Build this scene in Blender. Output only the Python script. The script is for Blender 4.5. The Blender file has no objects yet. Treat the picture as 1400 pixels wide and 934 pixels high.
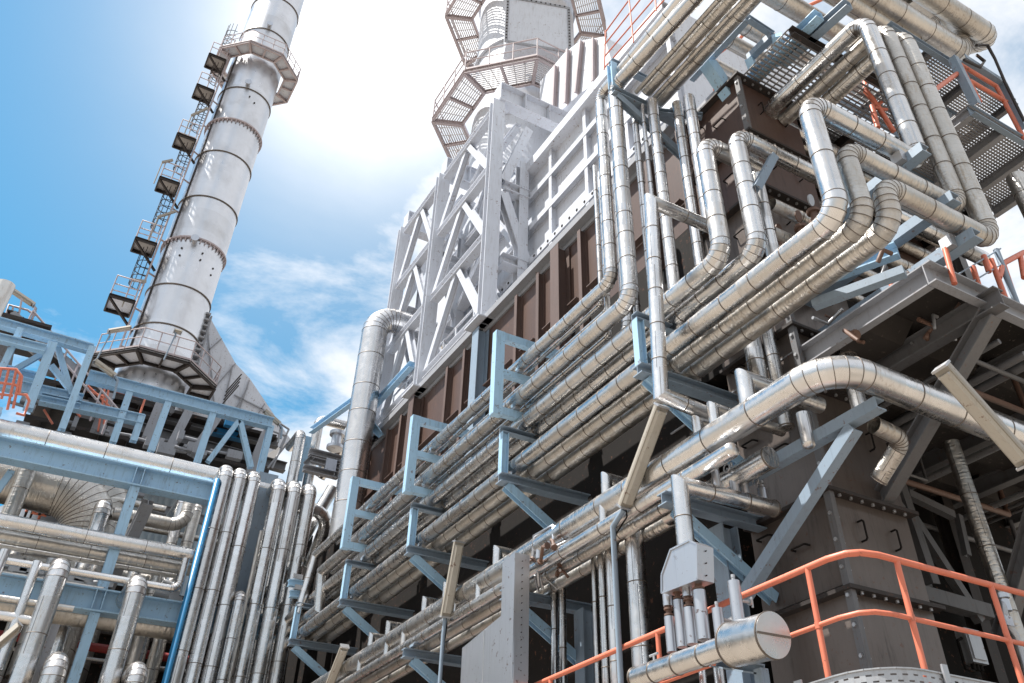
import bpy, math, random
from mathutils import Vector, Matrix
random.seed(7)
S = bpy.context.scene
COL = S.collection
V = Vector
PI = math.pi

# ---------------------------------------------------------------- camera model
# world: X runs along the short face of the furnace, Y along its long face, Z up.
# The camera sits at the origin, 1.7 m above the ground.
_yaw, _pit, _rol = math.radians(58.1805), math.radians(39.9175), math.radians(-0.5008)
FPX, CX, CY = 1183.3365, 758.8693, 336.596
_f = V((math.cos(_yaw)*math.cos(_pit), math.sin(_yaw)*math.cos(_pit), math.sin(_pit)))
_r = V((math.sin(_yaw), -math.cos(_yaw), 0))
_u = _r.cross(_f)
CR = _r*math.cos(_rol) + _u*math.sin(_rol)
CU = -_r*math.sin(_rol) + _u*math.cos(_rol)
CF = _f

def at(px, py, X=None, Y=None, Z=None):
    """point of the real plane X=, Y= or Z= seen at a place of the 1400 px wide photograph"""
    d = CR*((px-CX)/FPX) - CU*((py-CY)/FPX) + CF
    if X is not None: return d*(X/d.x)
    if Y is not None: return d*(Y/d.y)
    return d*(Z/d.z)

cam_d = bpy.data.cameras.new('camera')
cam = bpy.data.objects.new('camera', cam_d); COL.objects.link(cam)
m = Matrix.Identity(4)
for i, v in enumerate((CR, CU, -CF)):
    for j in range(3): m[j][i] = v[j]
cam.matrix_world = m
cam_d.sensor_width = 36; cam_d.lens = FPX/1400*36
cam_d.shift_x = (700-CX)/1400; cam_d.shift_y = -(467-CY)/1400
cam_d.clip_start = 0.05; cam_d.clip_end = 4000
S.camera = cam

# ---------------------------------------------------------------- materials
class NT:
    def __init__(s, name):
        s.m = bpy.data.materials.new(name); s.m.use_nodes = True
        s.t = s.m.node_tree; s.b = s.t.nodes['Principled BSDF']
    def n(s, ty, **kw):
        x = s.t.nodes.new(ty)
        for k, v in kw.items(): setattr(x, k, v)
        return x
    def l(s, a, b): s.t.links.new(a, b)
    def put(s, sock, v):
        if isinstance(v, bpy.types.NodeSocket): s.l(v, sock)
        else: sock.default_value = v
    def math(s, op, a, b=0.0, c=0.0):
        x = s.n('ShaderNodeMath', operation=op)
        s.put(x.inputs[0], a); s.put(x.inputs[1], b); s.put(x.inputs[2], c)
        return x.outputs[0]
    def mix(s, f, a, b):
        x = s.n('ShaderNodeMix', data_type='RGBA')
        s.put(x.inputs['Factor'], f)
        for nm, v in (('A', a), ('B', b)):
            sk = [i for i in x.inputs if i.name == nm and i.type == 'RGBA'][0]
            s.put(sk, v if isinstance(v, bpy.types.NodeSocket) else (v[0], v[1], v[2], 1))
        return [o for o in x.outputs if o.type == 'RGBA'][0]
    def noise(s, vec, scale, det=4, rough=.55):
        x = s.n('ShaderNodeTexNoise'); s.put(x.inputs['Scale'], scale)
        x.inputs['Detail'].default_value = det; x.inputs['Roughness'].default_value = rough
        if vec is not None: s.l(vec, x.inputs['Vector'])
        return x.outputs['Fac']
    def ramp(s, v, lo, hi, a=0.0, b=1.0):
        x = s.n('ShaderNodeMapRange'); x.clamp = True
        s.put(x.inputs['Value'], v)
        for k, q in (('From Min', lo), ('From Max', hi), ('To Min', a), ('To Max', b)): x.inputs[k].default_value = q
        return x.outputs['Result']
    def scale(s, vec, sx, sy, sz):
        x = s.n('ShaderNodeMapping'); s.l(vec, x.inputs['Vector']); x.inputs['Scale'].default_value = (sx, sy, sz)
        return x.outputs['Vector']
    def bump(s, h, strength, dist):
        x = s.n('ShaderNodeBump'); x.inputs['Strength'].default_value = strength; x.inputs['Distance'].default_value = dist
        s.put(x.inputs['Height'], h); return x.outputs['Normal']
    def pos(s):
        g = s.n('ShaderNodeNewGeometry'); return g.outputs['Position']

def clad(name, tint=(.735, .74, .75), stain=.36, rough=.22, crinkle=.0, dirt=(.30, .235, .17), relief=.55):
    """aluminium cladding: separate lapped sheets (u counts sheets, v goes round), seams, stains, dents"""
    k = NT(name); uv = k.n('ShaderNodeUVMap'); sp = k.n('ShaderNodeSeparateXYZ'); k.l(uv.outputs['UV'], sp.inputs[0])
    u, v = sp.outputs[0], sp.outputs[1]
    oi = k.n('ShaderNodeObjectInfo')
    seg = k.math('FLOOR', k.math('ADD', u, k.math('MULTIPLY', oi.outputs['Random'], 31.0)))
    wn = k.n('ShaderNodeTexWhiteNoise', noise_dimensions='1D'); k.l(seg, wn.inputs['W'])
    r = wn.outputs['Value']
    p = k.pos()
    n1 = k.noise(p, 1.3, 5); n2 = k.noise(p, 6.0, 4); n3 = k.noise(k.scale(p, 9, 9, 1.6), 3.0, 5, .65)
    f = k.math('ADD', k.math('MULTIPLY', r, .3), k.math('MULTIPLY', n1, .5))
    dark = tuple(c*q for c, q in zip(tint, (.70, .685, .665)))
    f = k.math('ADD', f, k.math('MULTIPLY', k.math('POWER', k.math('FRACT', k.math('MULTIPLY', oi.outputs['Random'], 7.3)), 2.0), .55))
    dull = k.ramp(k.noise(p, .8, 3), .52, .68)
    f = k.math('ADD', f, k.math('MULTIPLY', dull, .35))
    c = k.mix(f, tint, dark)
    st = k.math('MULTIPLY', k.ramp(n3, .50, .72), k.ramp(n1, .40, .62))
    st = k.math('MULTIPLY', st, k.math('ADD', stain, k.math('MULTIPLY', r, stain)))
    c = k.mix(st, c, dirt)
    # lengthwise lap of every sheet
    fr = k.math('ABSOLUTE', k.math('SUBTRACT', k.math('FRACT', k.math('ADD', v, k.math('MULTIPLY', k.math('ROUND', k.math('MULTIPLY', r, 3.0)), .06))), .47))
    seam = k.ramp(fr, .004, .009, 1, 0)
    c = k.mix(k.math('MULTIPLY', seam, .75), c, (.06, .055, .055))
    k.l(c, k.b.inputs['Base Color'])
    k.l(k.math('SUBTRACT', 1.0, k.math('MULTIPLY', st, .8)), k.b.inputs['Metallic'])
    ro = k.math('ADD', rough, k.math('MULTIPLY', k.math('SUBTRACT', n2, .45), .3))
    ro = k.math('ADD', ro, k.math('MULTIPLY', r, .08)); ro = k.math('ADD', ro, k.math('MULTIPLY', st, .35))
    k.l(ro, k.b.inputs['Roughness'])
    ro = k.math('ADD', ro, k.math('MULTIPLY', k.math('SUBTRACT', oi.outputs['Random'], .4), .22))
    h = k.math('ADD', k.math('MULTIPLY', n1, .6), k.math('MULTIPLY', n2, .25))
    if crinkle:
        w = k.n('ShaderNodeTexNoise'); w.inputs['Scale'].default_value = 1; w.inputs['Detail'].default_value = 3
        cb = k.n('ShaderNodeCombineXYZ'); k.put(cb.inputs[0], k.math('MULTIPLY', u, 22.0)); k.put(cb.inputs[1], k.math('MULTIPLY', v, 6.0)); k.put(cb.inputs[2], r)
        k.l(cb.outputs[0], w.inputs['Vector'])
        h = k.math('ADD', h, k.math('MULTIPLY', w.outputs['Fac'], crinkle))
    k.l(k.bump(h, relief, .035), k.b.inputs['Normal'])
    return k.m

def steel(name, col, rough=.5, stain=.35, dirt=(.16, .12, .10), metal=0.0, var=.12, sc=1.6, spec=.5, low=.52, high=.75, chips=.7):
    k = NT(name); p = k.pos()
    n1 = k.noise(p, sc, 6, .6); n2 = k.noise(k.scale(p, 7, 7, 1.0), 2.2, 5, .65)
    oi = k.n('ShaderNodeObjectInfo')
    f = k.math('ADD', k.math('MULTIPLY', n1, .7), k.math('MULTIPLY', oi.outputs['Random'], .3))
    c = k.mix(f, tuple(min(1, x*(1+var)) for x in col), tuple(x*(1-var) for x in col))
    st = k.math('MULTIPLY', k.math('MULTIPLY', k.ramp(n2, low, high), k.ramp(n1, .35, .65)), stain)
    c = k.mix(st, c, dirt)
    if chips:
        n3 = k.noise(p, 11, 4, .7); n4 = k.noise(p, 2.2, 3)
        ch = k.math('MULTIPLY', k.ramp(n3, .615, .645), k.ramp(n4, .44, .54))
        c = k.mix(k.math('MULTIPLY', ch, chips), c, (.12, .055, .035))
        dr = k.math('MULTIPLY', k.ramp(k.noise(k.scale(p, 14, 14, .8), 1.5, 4, .6), .56, .74), chips*.45)
        c = k.mix(dr, c, tuple(x*.45 for x in col))
    k.l(c, k.b.inputs['Base Color']); k.b.inputs['Metallic'].default_value = metal
    k.b.inputs['Specular IOR Level'].default_value = spec
    k.l(k.math('ADD', rough-.08, k.math('MULTIPLY', n2, .2)), k.b.inputs['Roughness'])
    k.l(k.bump(k.math('ADD', n1, k.math('MULTIPLY', n2, .4)), .25, .012), k.b.inputs['Normal'])
    return k.m

M = {}
M['clad'] = clad('aluminium_cladding')
M['cladw'] = clad('weathered_cladding', (.66, .645, .62), .5, .33, .9)
M['cladb'] = clad('bright_cladding', (.82, .825, .84), .08, .22)
M['elbow'] = clad('elbow_cladding', (.76, .765, .78), .12, .24)
M['seam'] = steel('dark_seam_metal', (.15, .13, .115), .5, .2, metal=.6)  # dark grey metal of the raised joint bands
M['sheet'] = steel('plain_aluminium_sheet', (.50, .52, .56), .32, .12, metal=.9, var=.06, dirt=(.35, .3, .25))
M['stack'] = clad('stack_sheet', (.70, .715, .75), .08, .30, relief=.14, dirt=(.33, .27, .22))
M['blue'] = steel('light_blue_paint', (.30, .48, .65), .45, .7, dirt=(.14, .16, .19))
M['bluegrey'] = steel('blue_grey_paint', (.20, .265, .34), .5, .5, dirt=(.12, .11, .11))
M['white'] = steel('pale_grey_paint', (.52, .55, .61), .45, .6, dirt=(.24, .20, .185), var=.10)
M['grey'] = steel('mid_grey_paint', (.25, .26, .285), .5, .5, dirt=(.14, .12, .11))
M['soiled_shade'] = steel('soiled_shade_grey_paint', (.11, .112, .12), .5, .8, dirt=(.05, .04, .035), var=.2)  # mid grey darkened to hold recess shade, with dirt noise over it
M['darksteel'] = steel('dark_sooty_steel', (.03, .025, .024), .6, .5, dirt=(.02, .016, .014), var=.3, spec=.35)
M['soot_shade'] = steel('soot_shade_steel', (.009, .0075, .007), .8, .3, dirt=(.025, .02, .018), var=.3, spec=.2)  # near-black: soot together with recess shade put into the colour
M['brown'] = steel('rust_brown_plate', (.072, .041, .032), .5, .95, dirt=(.03, .022, .02), var=.3, sc=.9)
M['brownrib'] = steel('brown_stiffener', (.10, .066, .057), .55, .5, dirt=(.05, .035, .03), var=.2)
M['panel'] = steel('grey_brown_panel', (.12, .10, .09), .36, .8, dirt=(.035, .027, .024), var=.4, metal=.35)
M['orange'] = steel('orange_rail_paint', (.56, .16, .095), .45, .4, dirt=(.28, .08, .05), var=.06)
M['redpipe'] = steel('dark_red_paint', (.22, .02, .02), .5, .2)
M['hose'] = steel('bright_blue_paint', (.010, .17, .37), .4, .05, var=.05)
M['galv'] = steel('galvanised_steel', (.42, .43, .45), .42, .4, metal=.75, dirt=(.2, .17, .15))
M['grating'] = steel('galvanised_grating', (.30, .29, .29), .5, .4, metal=.4, dirt=(.14, .11, .10))
M['lamp'] = steel('lamp_housing', (.27, .25, .215), .5, .3, dirt=(.2, .16, .12), var=.06)
M['lens'] = steel('lamp_cover_plastic', (.36, .335, .29), .22, .3, dirt=(.25, .2, .15), var=.05)
M['valve'] = steel('rusty_valve_iron', (.13, .075, .055), .6, .6, dirt=(.04, .03, .03))
M['pinksteel'] = steel('faded_pink_grey_steel', (.38, .33, .345), .55, .4)
M['meshlight'] = steel('bright_mesh_floor', (.55, .54, .55), .5, .3, metal=.3)
M['siding'] = steel('pale_blue_siding', (.50, .60, .68), .5, .15)
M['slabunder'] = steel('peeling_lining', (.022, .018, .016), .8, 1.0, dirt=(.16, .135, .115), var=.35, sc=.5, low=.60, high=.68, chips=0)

# ---------------------------------------------------------------- mesh builder
class MB:
    def __init__(s): s.v = []; s.f = []; s.mi = []; s.uv = []; s.sh = []; s.sm = []
    def add(s, vs, fs, mi=0, smooth=False, uvs=None, sharp=()):
        o = len(s.v); s.v += [V(x) for x in vs]
        for i, f in enumerate(fs):
            s.f.append([o+j for j in f]); s.mi.append(mi); s.sm.append(smooth)
            s.uv.append(uvs[i] if uvs else None)
        s.sh += [(o+a, o+b) for a, b in sharp]
        return s
    def obox(s, c, ax, ay, az, mi=0):
        """box by centre and three half-axis vectors"""
        c = V(c); ax, ay, az = V(ax), V(ay), V(az)
        vs = [c+ax*i+ay*j+az*k for k in (-1, 1) for j in (-1, 1) for i in (-1, 1)]
        fs = [(0, 2, 3, 1), (4, 5, 7, 6), (0, 1, 5, 4), (2, 6, 7, 3), (0, 4, 6, 2), (1, 3, 7, 5)]
        if ax.cross(ay).dot(az) < 0: fs = [tuple(reversed(f)) for f in fs]
        return s.add(vs, fs, mi)
    def box(s, a, b, mi=0):
        a, b = V(a), V(b); c = (a+b)/2; d = (b-a)/2
        return s.obox(c, (abs(d.x), 0, 0), (0, abs(d.y), 0), (0, 0, abs(d.z)), mi)
    def bar(s, p, q, w, h, up=(0, 0, 1), mi=0):
        p, q = V(p), V(q); d = q-p; L = d.length; d = d/L
        up = V(up); sd = d.cross(up)
        if sd.length < 1e-4: sd = d.cross(V((1, 0, 0)))
        sd.normalize(); un = sd.cross(d).normalized()
        return s.obox((p+q)/2, d*L/2, sd*w/2, un*h/2, mi)
    def beam(s, p, q, h, w, up=(0, 0, 1), t=.022, kind='I', mi=0):
        """rolled section: h along up, w across"""
        p, q = V(p), V(q); d = q-p; L = d.length; d = d/L
        sd = d.cross(V(up))
        if sd.length < 1e-4: sd = d.cross(V((1, 0, 0)))
        sd.normalize(); un = sd.cross(d).normalized(); c = (p+q)/2
        if kind == 'I':
            s.obox(c+un*(h/2-t/2), d*L/2, sd*w/2, un*t/2, mi); s.obox(c-un*(h/2-t/2), d*L/2, sd*w/2, un*t/2, mi)
            s.obox(c, d*L/2, sd*t*.35, un*(h/2-t), mi)
        elif kind == 'C':
            s.obox(c+un*(h/2-t/2), d*L/2, sd*w/2, un*t/2, mi); s.obox(c-un*(h/2-t/2), d*L/2, sd*w/2, un*t/2, mi)
            s.obox(c-sd*(w/2-t*.4), d*L/2, sd*t*.4, un*(h/2-t), mi)
        elif kind == 'L':
            s.obox(c-un*(h/2-t/2), d*L/2, sd*w/2, un*t/2, mi)
            s.obox(c-sd*(w/2-t/2)+un*t/2, d*L/2, sd*t/2, un*(h/2-t/2), mi)
        else:
            s.obox(c, d*L/2, sd*w/2, un*h/2, mi)
        return s
    def prism(s, poly, ext, mi=0):
        n = len(poly); poly = [V(p) for p in poly]; e = V(ext)
        vs = poly+[p+e for p in poly]
        fs = [tuple(range(n)), tuple(reversed(range(n, 2*n)))]
        fs += [(i, i+n, (i+1) % n+n, (i+1) % n) for i in range(n)]
        nn = sum(((poly[(i+1) % n]-poly[0]).cross(poly[(i+2) % n]-poly[0]) for i in range(n-2)), V())
        if nn.dot(e) > 0: fs = [tuple(reversed(f)) for f in fs]
        return s.add(vs, fs, mi)
    def rings(s, rings, n, mi=0, u=None, cap0=False, cap1=False, sharp=True, frame=None):
        """rings: list of (centre, axis, radius)"""
        ref = frame
        vs = []; us = u or [0]*len(rings)
        for (c, ax, r) in rings:
            ax = V(ax).normalized()
            if ref is None:
                ref = ax.cross(V((0, 0, 1)))
                if ref.length < .05: ref = V((1, 0, 0))
            ref = (ref-ax*ref.dot(ax)).normalized(); b = ax.cross(ref)
            for k in range(n):
                a = 2*PI*k/n; vs.append(V(c)+(ref*math.cos(a)+b*math.sin(a))*r)
        fs = []; uvs = []
        for i in range(len(rings)-1):
            for k in range(n):
                k2 = (k+1) % n
                fs.append((i*n+k, i*n+k2, (i+1)*n+k2, (i+1)*n+k))
                uvs.append(((us[i], k/n), (us[i], (k+1)/n), (us[i+1], (k+1)/n), (us[i+1], k/n)))
        sh = []
        idx = range(len(rings)) if sharp is True else ([] if not sharp else sharp)
        for i in idx: sh += [(i*n+k, i*n+(k+1) % n) for k in range(n)]
        s.add(vs, fs, mi, True, uvs, sh)
        for cap, i in ((cap0, 0), (cap1, len(rings)-1)):
            if cap:
                c, ax, r = rings[i]; o = [vs[i*n+k] for k in range(n)]
                f = tuple(range(n)) if i else tuple(reversed(range(n)))
                s.add(o, [f], mi, False, [[(us[i]+.3+.02*math.cos(6.28*k/n), .3) for k in range(n)]])
        return ref
    def tube(s, pts, r, n=10, mi=0, caps=True):
        pts = [V(p) for p in pts]; rg = []
        for i, p in enumerate(pts):
            a = (pts[i]-pts[i-1]).normalized() if i else None
            b = (pts[i+1]-pts[i]).normalized() if i < len(pts)-1 else None
            ax = (a+b).normalized() if a is not None and b is not None else (a if a is not None else b)
            k = 1/max(.5, ax.dot(a)) if (a is not None and b is not None) else 1
            rg.append((p, ax, r*(k if k < 1.3 else 1.15)))
        s.rings(rg, n, mi, cap0=caps, cap1=caps, sharp=False); return s
    def disc(s, c, ax, r, L, n=20, mi=0):
        ax = V(ax).normalized(); s.rings([(V(c)-ax*L/2, ax, r), (V(c)+ax*L/2, ax, r)], n, mi, cap0=True, cap1=True); return s
    def build(s, name, mats, parent=None, base=None):
        me = bpy.data.meshes.new(name)
        o0 = V(parent_world(parent)) if parent is not None else (V(base) if base is not None else V((0, 0, 0)))
        me.from_pydata([tuple(x-o0) for x in s.v], [], s.f)
        for q in (mats if isinstance(mats, (list, tuple)) else [mats]): me.materials.append(M[q])
        me.polygons.foreach_set('material_index', s.mi)
        me.polygons.foreach_set('use_smooth', s.sm)
        if any(q is not None for q in s.uv):
            lay = me.uv_layers.new(name='UVMap'); flat = []
            for f, q in zip(s.f, s.uv):
                for j in range(len(f)): flat += list(q[j]) if q is not None else [0.0, 0.0]
            lay.data.foreach_set('uv', flat)
        if s.sh:
            st = {tuple(sorted(e)) for e in s.sh}
            at_ = me.attributes.new('sharp_edge', 'BOOLEAN', 'EDGE')
            at_.data.foreach_set('value', [tuple(sorted(e.vertices)) in st for e in me.edges])
        me.update()
        o = bpy.data.objects.new(name, me); COL.objects.link(o)
        if parent is not None: o.parent = parent
        else: o.location = o0
        return o

_pw = {}
def parent_world(p):
    w = V(p.location)
    while p.parent: p = p.parent; w = w+V(p.location)
    return w

def tag(o, label=None, cat=None, group=None, kind=None):
    if label: o['label'] = label
    if cat: o['category'] = cat
    if group: o['group'] = group
    if kind: o['kind'] = kind
    return o

def thing(name, label, cat, loc, group=None):
    o = bpy.data.objects.new(name, None); COL.objects.link(o); o.location = V(loc); o.empty_display_size = .2
    return tag(o, label, cat, group)

# ---------------------------------------------------------------- insulated pipes
def seam_ring(mb, c, ax, r, w=.018, up=.005, n=20, mi=1):
    ax = V(ax).normalized()
    mb.rings([(c-ax*w/2, ax, r*1.0005), (c-ax*w*.45, ax, r+up), (c+ax*w*.45, ax, r+up), (c+ax*w/2, ax, r*1.0005)], n, mi, sharp=False)

def run_mesh(p, q, r, seam=.95, n=22, ax0=None, ax1=None, caps=(False, False), dome=(False, False), u0=None, sw=.018, phase=None):
    mb = MB(); p, q = V(p), V(q); d = (q-p); L = d.length; d.normalize()
    k = max(1, round(L/seam)); u0 = random.randint(0, 40) if u0 is None else u0
    off = random.uniform(-.15, .15)*L/k
    st = [0.0]+[L*i/k+off+random.uniform(-.09, .09)*L/k for i in range(1, k)]+[L]
    rg = [(p+d*t, d, r) for t in st]
    if ax0 is not None:
        pass
    fr = mb.rings(rg, n, 0, u=[u0+i for i in range(len(st))], cap0=caps[0], cap1=caps[1], sharp=[0, len(st)-1])
    if ax0 is not None or ax1 is not None:      # mitred ends: slide end-ring vertices along the axis onto the bisecting plane
        for ax, i0, c in ((ax0, 0, p), (ax1, len(st)-1, q)):
            if ax is None: continue
            for kk in range(n):
                v = mb.v[i0*n+kk]; t = (c-v).dot(ax)/d.dot(ax); mb.v[i0*n+kk] = v+d*t
    for t in st[1:-1]: seam_ring(mb, p+d*t, d, r, sw, n=n)
    for t, has in ((0, caps[0]), (L, caps[1])):
        if has: seam_ring(mb, p+d*(t+(.02 if t == 0 else -.02)), d, r, sw*1.4, .008, n=n)
    for has, c, dd in ((dome[0], p, -d), (dome[1], q, d)):
        if has:
            mb.rings([(c, dd, r), (c+dd*r*.35, dd, r*.93), (c+dd*r*.6, dd, r*.72), (c+dd*r*.75, dd, r*.4), (c+dd*r*.8, dd, r*.02)], n, 0, u=[u0+90+i*.1 for i in range(5)], sharp=[0])
    return mb

def elbow_mesh(a, b, c, r, R, gores, n=22, sw=.018):
    """segmented elbow between directions a->b->c with centre-line radius R"""
    mb = MB(); d0 = (b-a).normalized(); d1 = (c-b).normalized()
    ang = d0.angle(d1); T = R*math.tan(ang/2)
    p0 = b-d0*T; nrm = d0.cross(d1).normalized(); cen = p0+(nrm.cross(d0))*R
    rg = []
    for i in range(gores+1):
        q = Matrix.Rotation(ang*i/gores, 3, nrm); rg.append((cen+q @ (p0-cen), q @ d0, r*1.006))
    u0 = random.randint(0, 60)
    mb.rings(rg, n, 0, u=[u0+i for i in range(len(rg))], sharp=True)
    for i, (c_, ax, rr) in enumerate(rg): seam_ring(mb, c_, ax, rr, sw*.75, .004, n=n)
    return mb, p0, b+d1*T

def pipe(label, pts, r, bend=1.5, name='insulated_pipe', cat='pipe', group=None, mat='clad', seam=.72, gores=5, caps=(False, False),
         dome=(False, False), n=22, mitre=(), sw=.0135, straight=None, parts_of=None, part='pipe_run'):
    """an insulated pipe: straight runs and segmented elbows, each a mesh of its own under one thing"""
    pts = [V(p) for p in pts]
    mats = [mat, 'seam']; em = ['elbow' if mat == 'clad' else mat, 'seam']
    base = min(pts, key=lambda p: p.z)
    if len(pts) == 2:
        mb = run_mesh(pts[0], pts[1], r, seam, n, caps=caps, dome=dome, sw=sw)
        if parts_of is not None: return mb.build(part, mats, parts_of)
        o = mb.build(name, mats, None, base); tag(o, label, cat, group); return o
    t = parts_of if parts_of is not None else thing(name, label, cat, base, group)
    ends = []; cur = pts[0]; ax0 = None
    for i in range(1, len(pts)):
        if i == len(pts)-1:
            run_mesh(cur, pts[i], r, seam, n, ax0=ax0, caps=(caps[0] and i == 1, caps[1]), dome=(dome[0] and i == 1, dome[1]), sw=sw).build(part, mats, t)
            break
        a, b, c = pts[i-1], pts[i], pts[i+1]
        if i in mitre:
            ax = ((b-a).normalized()+(c-b).normalized()).normalized()
            mb = run_mesh(cur, b, r, seam, n, ax0=ax0, ax1=ax, caps=(caps[0] and i == 1, False), sw=sw); mb.build(part, mats, t)
            cur = b; ax0 = ax
        else:
            el, p0, p1 = elbow_mesh(a, b, c, r, bend*2*r*.7, gores, n, sw)
            if (p0-cur).length > .01 and (p0-cur).dot(b-a) > 0:
                run_mesh(cur, p0, r, seam, n, ax0=ax0, caps=(caps[0] and i == 1, False), dome=(dome[0] and i == 1, False), sw=sw).build(part, mats, t)
            el.build('elbow', em, t); cur = p1; ax0 = None
    return t

def islands(mb, name, mats, parent):
    """build every loose piece of a mesh builder as a part of its own"""
    par = list(range(len(mb.v)))
    def fnd(i):
        while par[i] != i: par[i] = par[par[i]]; i = par[i]
        return i
    for f in mb.f:
        for j in f[1:]: par[fnd(j)] = fnd(f[0])
    key = {}
    for i, v in enumerate(mb.v): key.setdefault(tuple(round(c, 4) for c in v), i); par[fnd(i)] = fnd(key[tuple(round(c, 4) for c in v)])
    gr = {}
    for fi, f in enumerate(mb.f): gr.setdefault(fnd(f[0]), []).append(fi)
    for fs in gr.values():
        m2 = MB(); mp = {}
        for fi in fs:
            for j in mb.f[fi]:
                if j not in mp: mp[j] = len(m2.v); m2.v.append(mb.v[j])
            m2.f.append([mp[j] for j in mb.f[fi]]); m2.mi.append(mb.mi[fi]); m2.sm.append(mb.sm[fi]); m2.uv.append(mb.uv[fi])
        m2.sh = [(mp[a], mp[b]) for a, b in mb.sh if a in mp and b in mp]
        m2.build(name, mats, parent)

def rail_mesh(pts, z0, z1, r=.022, n=8):
    return MB().tube([(p[0], p[1], z1) for p in pts], r, n)

def handle(mb, c, along, out, L=.24, r=.012, mi=0):
    c, a, o = V(c), V(along).normalized(), V(out).normalized()
    mb.tube([c-a*L/2, c-a*L/2+o*.07, c-a*L*.42+o*.09, c+a*L*.42+o*.09, c+a*L/2+o*.07, c+a*L/2], r, 6, mi)

def bolts(mb, p, q, out, n, r=.022, mi=0):
    p, q, o = V(p), V(q), V(out).normalized()
    for i in range(n):
        c = p.lerp(q, (i+.5)/n); mb.disc(c+o*.012, o, r, .024, 6, mi)
CLEAR_K, CLOUD_B, GLOW_G, GLOW_G2, SKY_S, SUN_E, EXPO, SKY_V, SUN_D = 9.0, 7.6, 0.8, 5.0, .07, 4.7, 1.12, 1.2, (-.42, .14, .89)
GZ = -1.7
# ================================================================= ground
mb = MB(); mb.add([(-1500, -1500, GZ), (1500, -1500, GZ), (1500, 1500, GZ), (-1500, 1500, GZ)], [(0, 1, 2, 3)])
k = NT('concrete_yard'); p = k.pos()
n1 = k.noise(p, .18, 6); n2 = k.noise(p, 2.5, 6)
c = k.mix(n1, (.285, .245, .2), (.21, .18, .15)); c = k.mix(k.math('MULTIPLY', k.ramp(n2, .5, .8), .4), c, (.2, .18, .16))
k.l(c, k.b.inputs['Base Color']); k.b.inputs['Roughness'].default_value = .85; M['ground'] = k.m
o = mb.build('ground', 'ground'); tag(o, 'pale concrete yard around the plant', 'ground', kind='structure')

# ================================================================= furnace
XF, YC, YE, XB = 8.0, 6.72, 24.6, 15.0
fur = thing('process_furnace', 'tall brown steel furnace casing with bolted corner panels behind the rows of silver pipes', 'furnace', (11.5, 15.6, GZ))
mb = MB(); mb.box((XF+.02, 8.6, GZ), (XB, YE, 6.9)); mb.build('lower_casing', 'soot_shade', fur)  # near-black colour holds soot and the shade of deep openings
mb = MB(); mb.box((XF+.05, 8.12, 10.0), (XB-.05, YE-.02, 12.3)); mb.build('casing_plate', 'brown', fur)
mb = MB(); mb.box((XF+.05, 8.12, 6.91), (XB-.05, YE-.02, 9.99)); mb.build('sooty_shaded_plate', 'soot_shade', fur)  # painted near-black for the recess shade behind the pipes, besides soot
mb = MB(); mb.box((XF, 6.9, 12.3), (XB+.1, YE+.05, 12.42)); mb.build('roof_plate', 'grey', fur)
# corner post built of bolted boxes
PX1 = 9.38
def corner_box(z0, z1, x0, x1, y0, mat, nh):
    mb = MB(); mb.box((x0, y0, z0), (x1, 8.1, z1)); return mb.build('corner_panel', mat, fur)
zs = [GZ, .6, 3.32, 4.47, 5.95, 6.85, 8.3, 9.5, 10.75, 12.2]
for i in range(len(zs)-1):
    z0, z1 = zs[i]+.004, zs[i+1]-.004
    corner_box(z0, z1, XF, PX1, YC, 'panel' if i < 5 else ('brown' if i in (7, 8) else 'panel'), 2)
    mb = MB()
    mb.box((XF-.13, YC-.15, z1-.10), (PX1+.06, YC-.002, z1-.055)); mb.box((XF-.13, YC-.002, z1-.10), (XF-.002, 8.1, z1-.055))
    mb.build('panel_flange', 'darksteel', fur)
    for xx in [XF+.1+.19*q for q in range(7)]: MB().disc((xx, YC-.09, z1-.115), (0, 0, 1), .022, .03, 6).build('flange_bolt', 'galv', fur)
    hb = MB()
    zc = (z0+z1)/2+.1
    for xx in (XF+.42, XF+1.0): handle(hb, (xx, YC, zc), (0, 0, 1), (0, -1, 0))
    handle(hb, (XF, YC+.55, zc-.1), (0, 1, 0), (-1, 0, 0)); handle(hb, (XF, YC+1.1, zc+.2), (0, 1, 0), (-1, 0, 0))
    islands(hb, 'panel_handle', 'soot_shade', fur)
mb = MB(); mb.bar((XF-.045, YC-.055, GZ), (XF-.045, YC-.055, 12.15), .075, .10, (0, 1, 0)); mb.build('corner_angle', 'soiled_shade', fur)
mb = MB(); bolts(mb, (XF-.083, YC-.055, GZ), (XF-.083, YC-.055, 12.1), (-1, 0, 0), 44, .024)
bolts(mb, (XF+.07, YC-.002, GZ), (XF+.07, YC-.002, 12.1), (0, -1, 0), 44, .024); islands(mb, 'flange_bolt', 'galv', fur)
# long face: stiffeners and ledges of the upper plate wall
for i, y in enumerate((8.3, 9.3, 10.4, 11.75, 12.5, 13.5, 14.5, 16.25, 17.2, 18.2, 20.1, 21.2, 22.2, 23.95)):
    big = y in (12.5, 16.25, 20.1, 23.95)
    mb = MB(); mb.beam((XF-(.12 if big else .03), y, 8.6 if big else 9.6), (XF-(.12 if big else .03), y, 12.28), .30 if big else .16, .34 if big else .12, (1, 0, 0), .02)
    mb.build('wall_column' if big else 'wall_rib', ('bluegrey' if y == 16.25 else 'brownrib') if big else 'brownrib', fur)
for z in (7.4, 10.6):
    segs = (8.3, 9.3, 10.4, 11.75, 12.5, 13.5, 14.5, 16.25, 17.2, 18.2, 20.1, 21.2, 22.2, 23.95)
    mb = MB()
    for a, b in zip(segs[:-1], segs[1:]): mb.box((XF-.10, a+.20, z), (XF+.04, b-.20, z+.02))
    islands(mb, 'wall_ledge', 'brownrib', fur)
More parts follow.
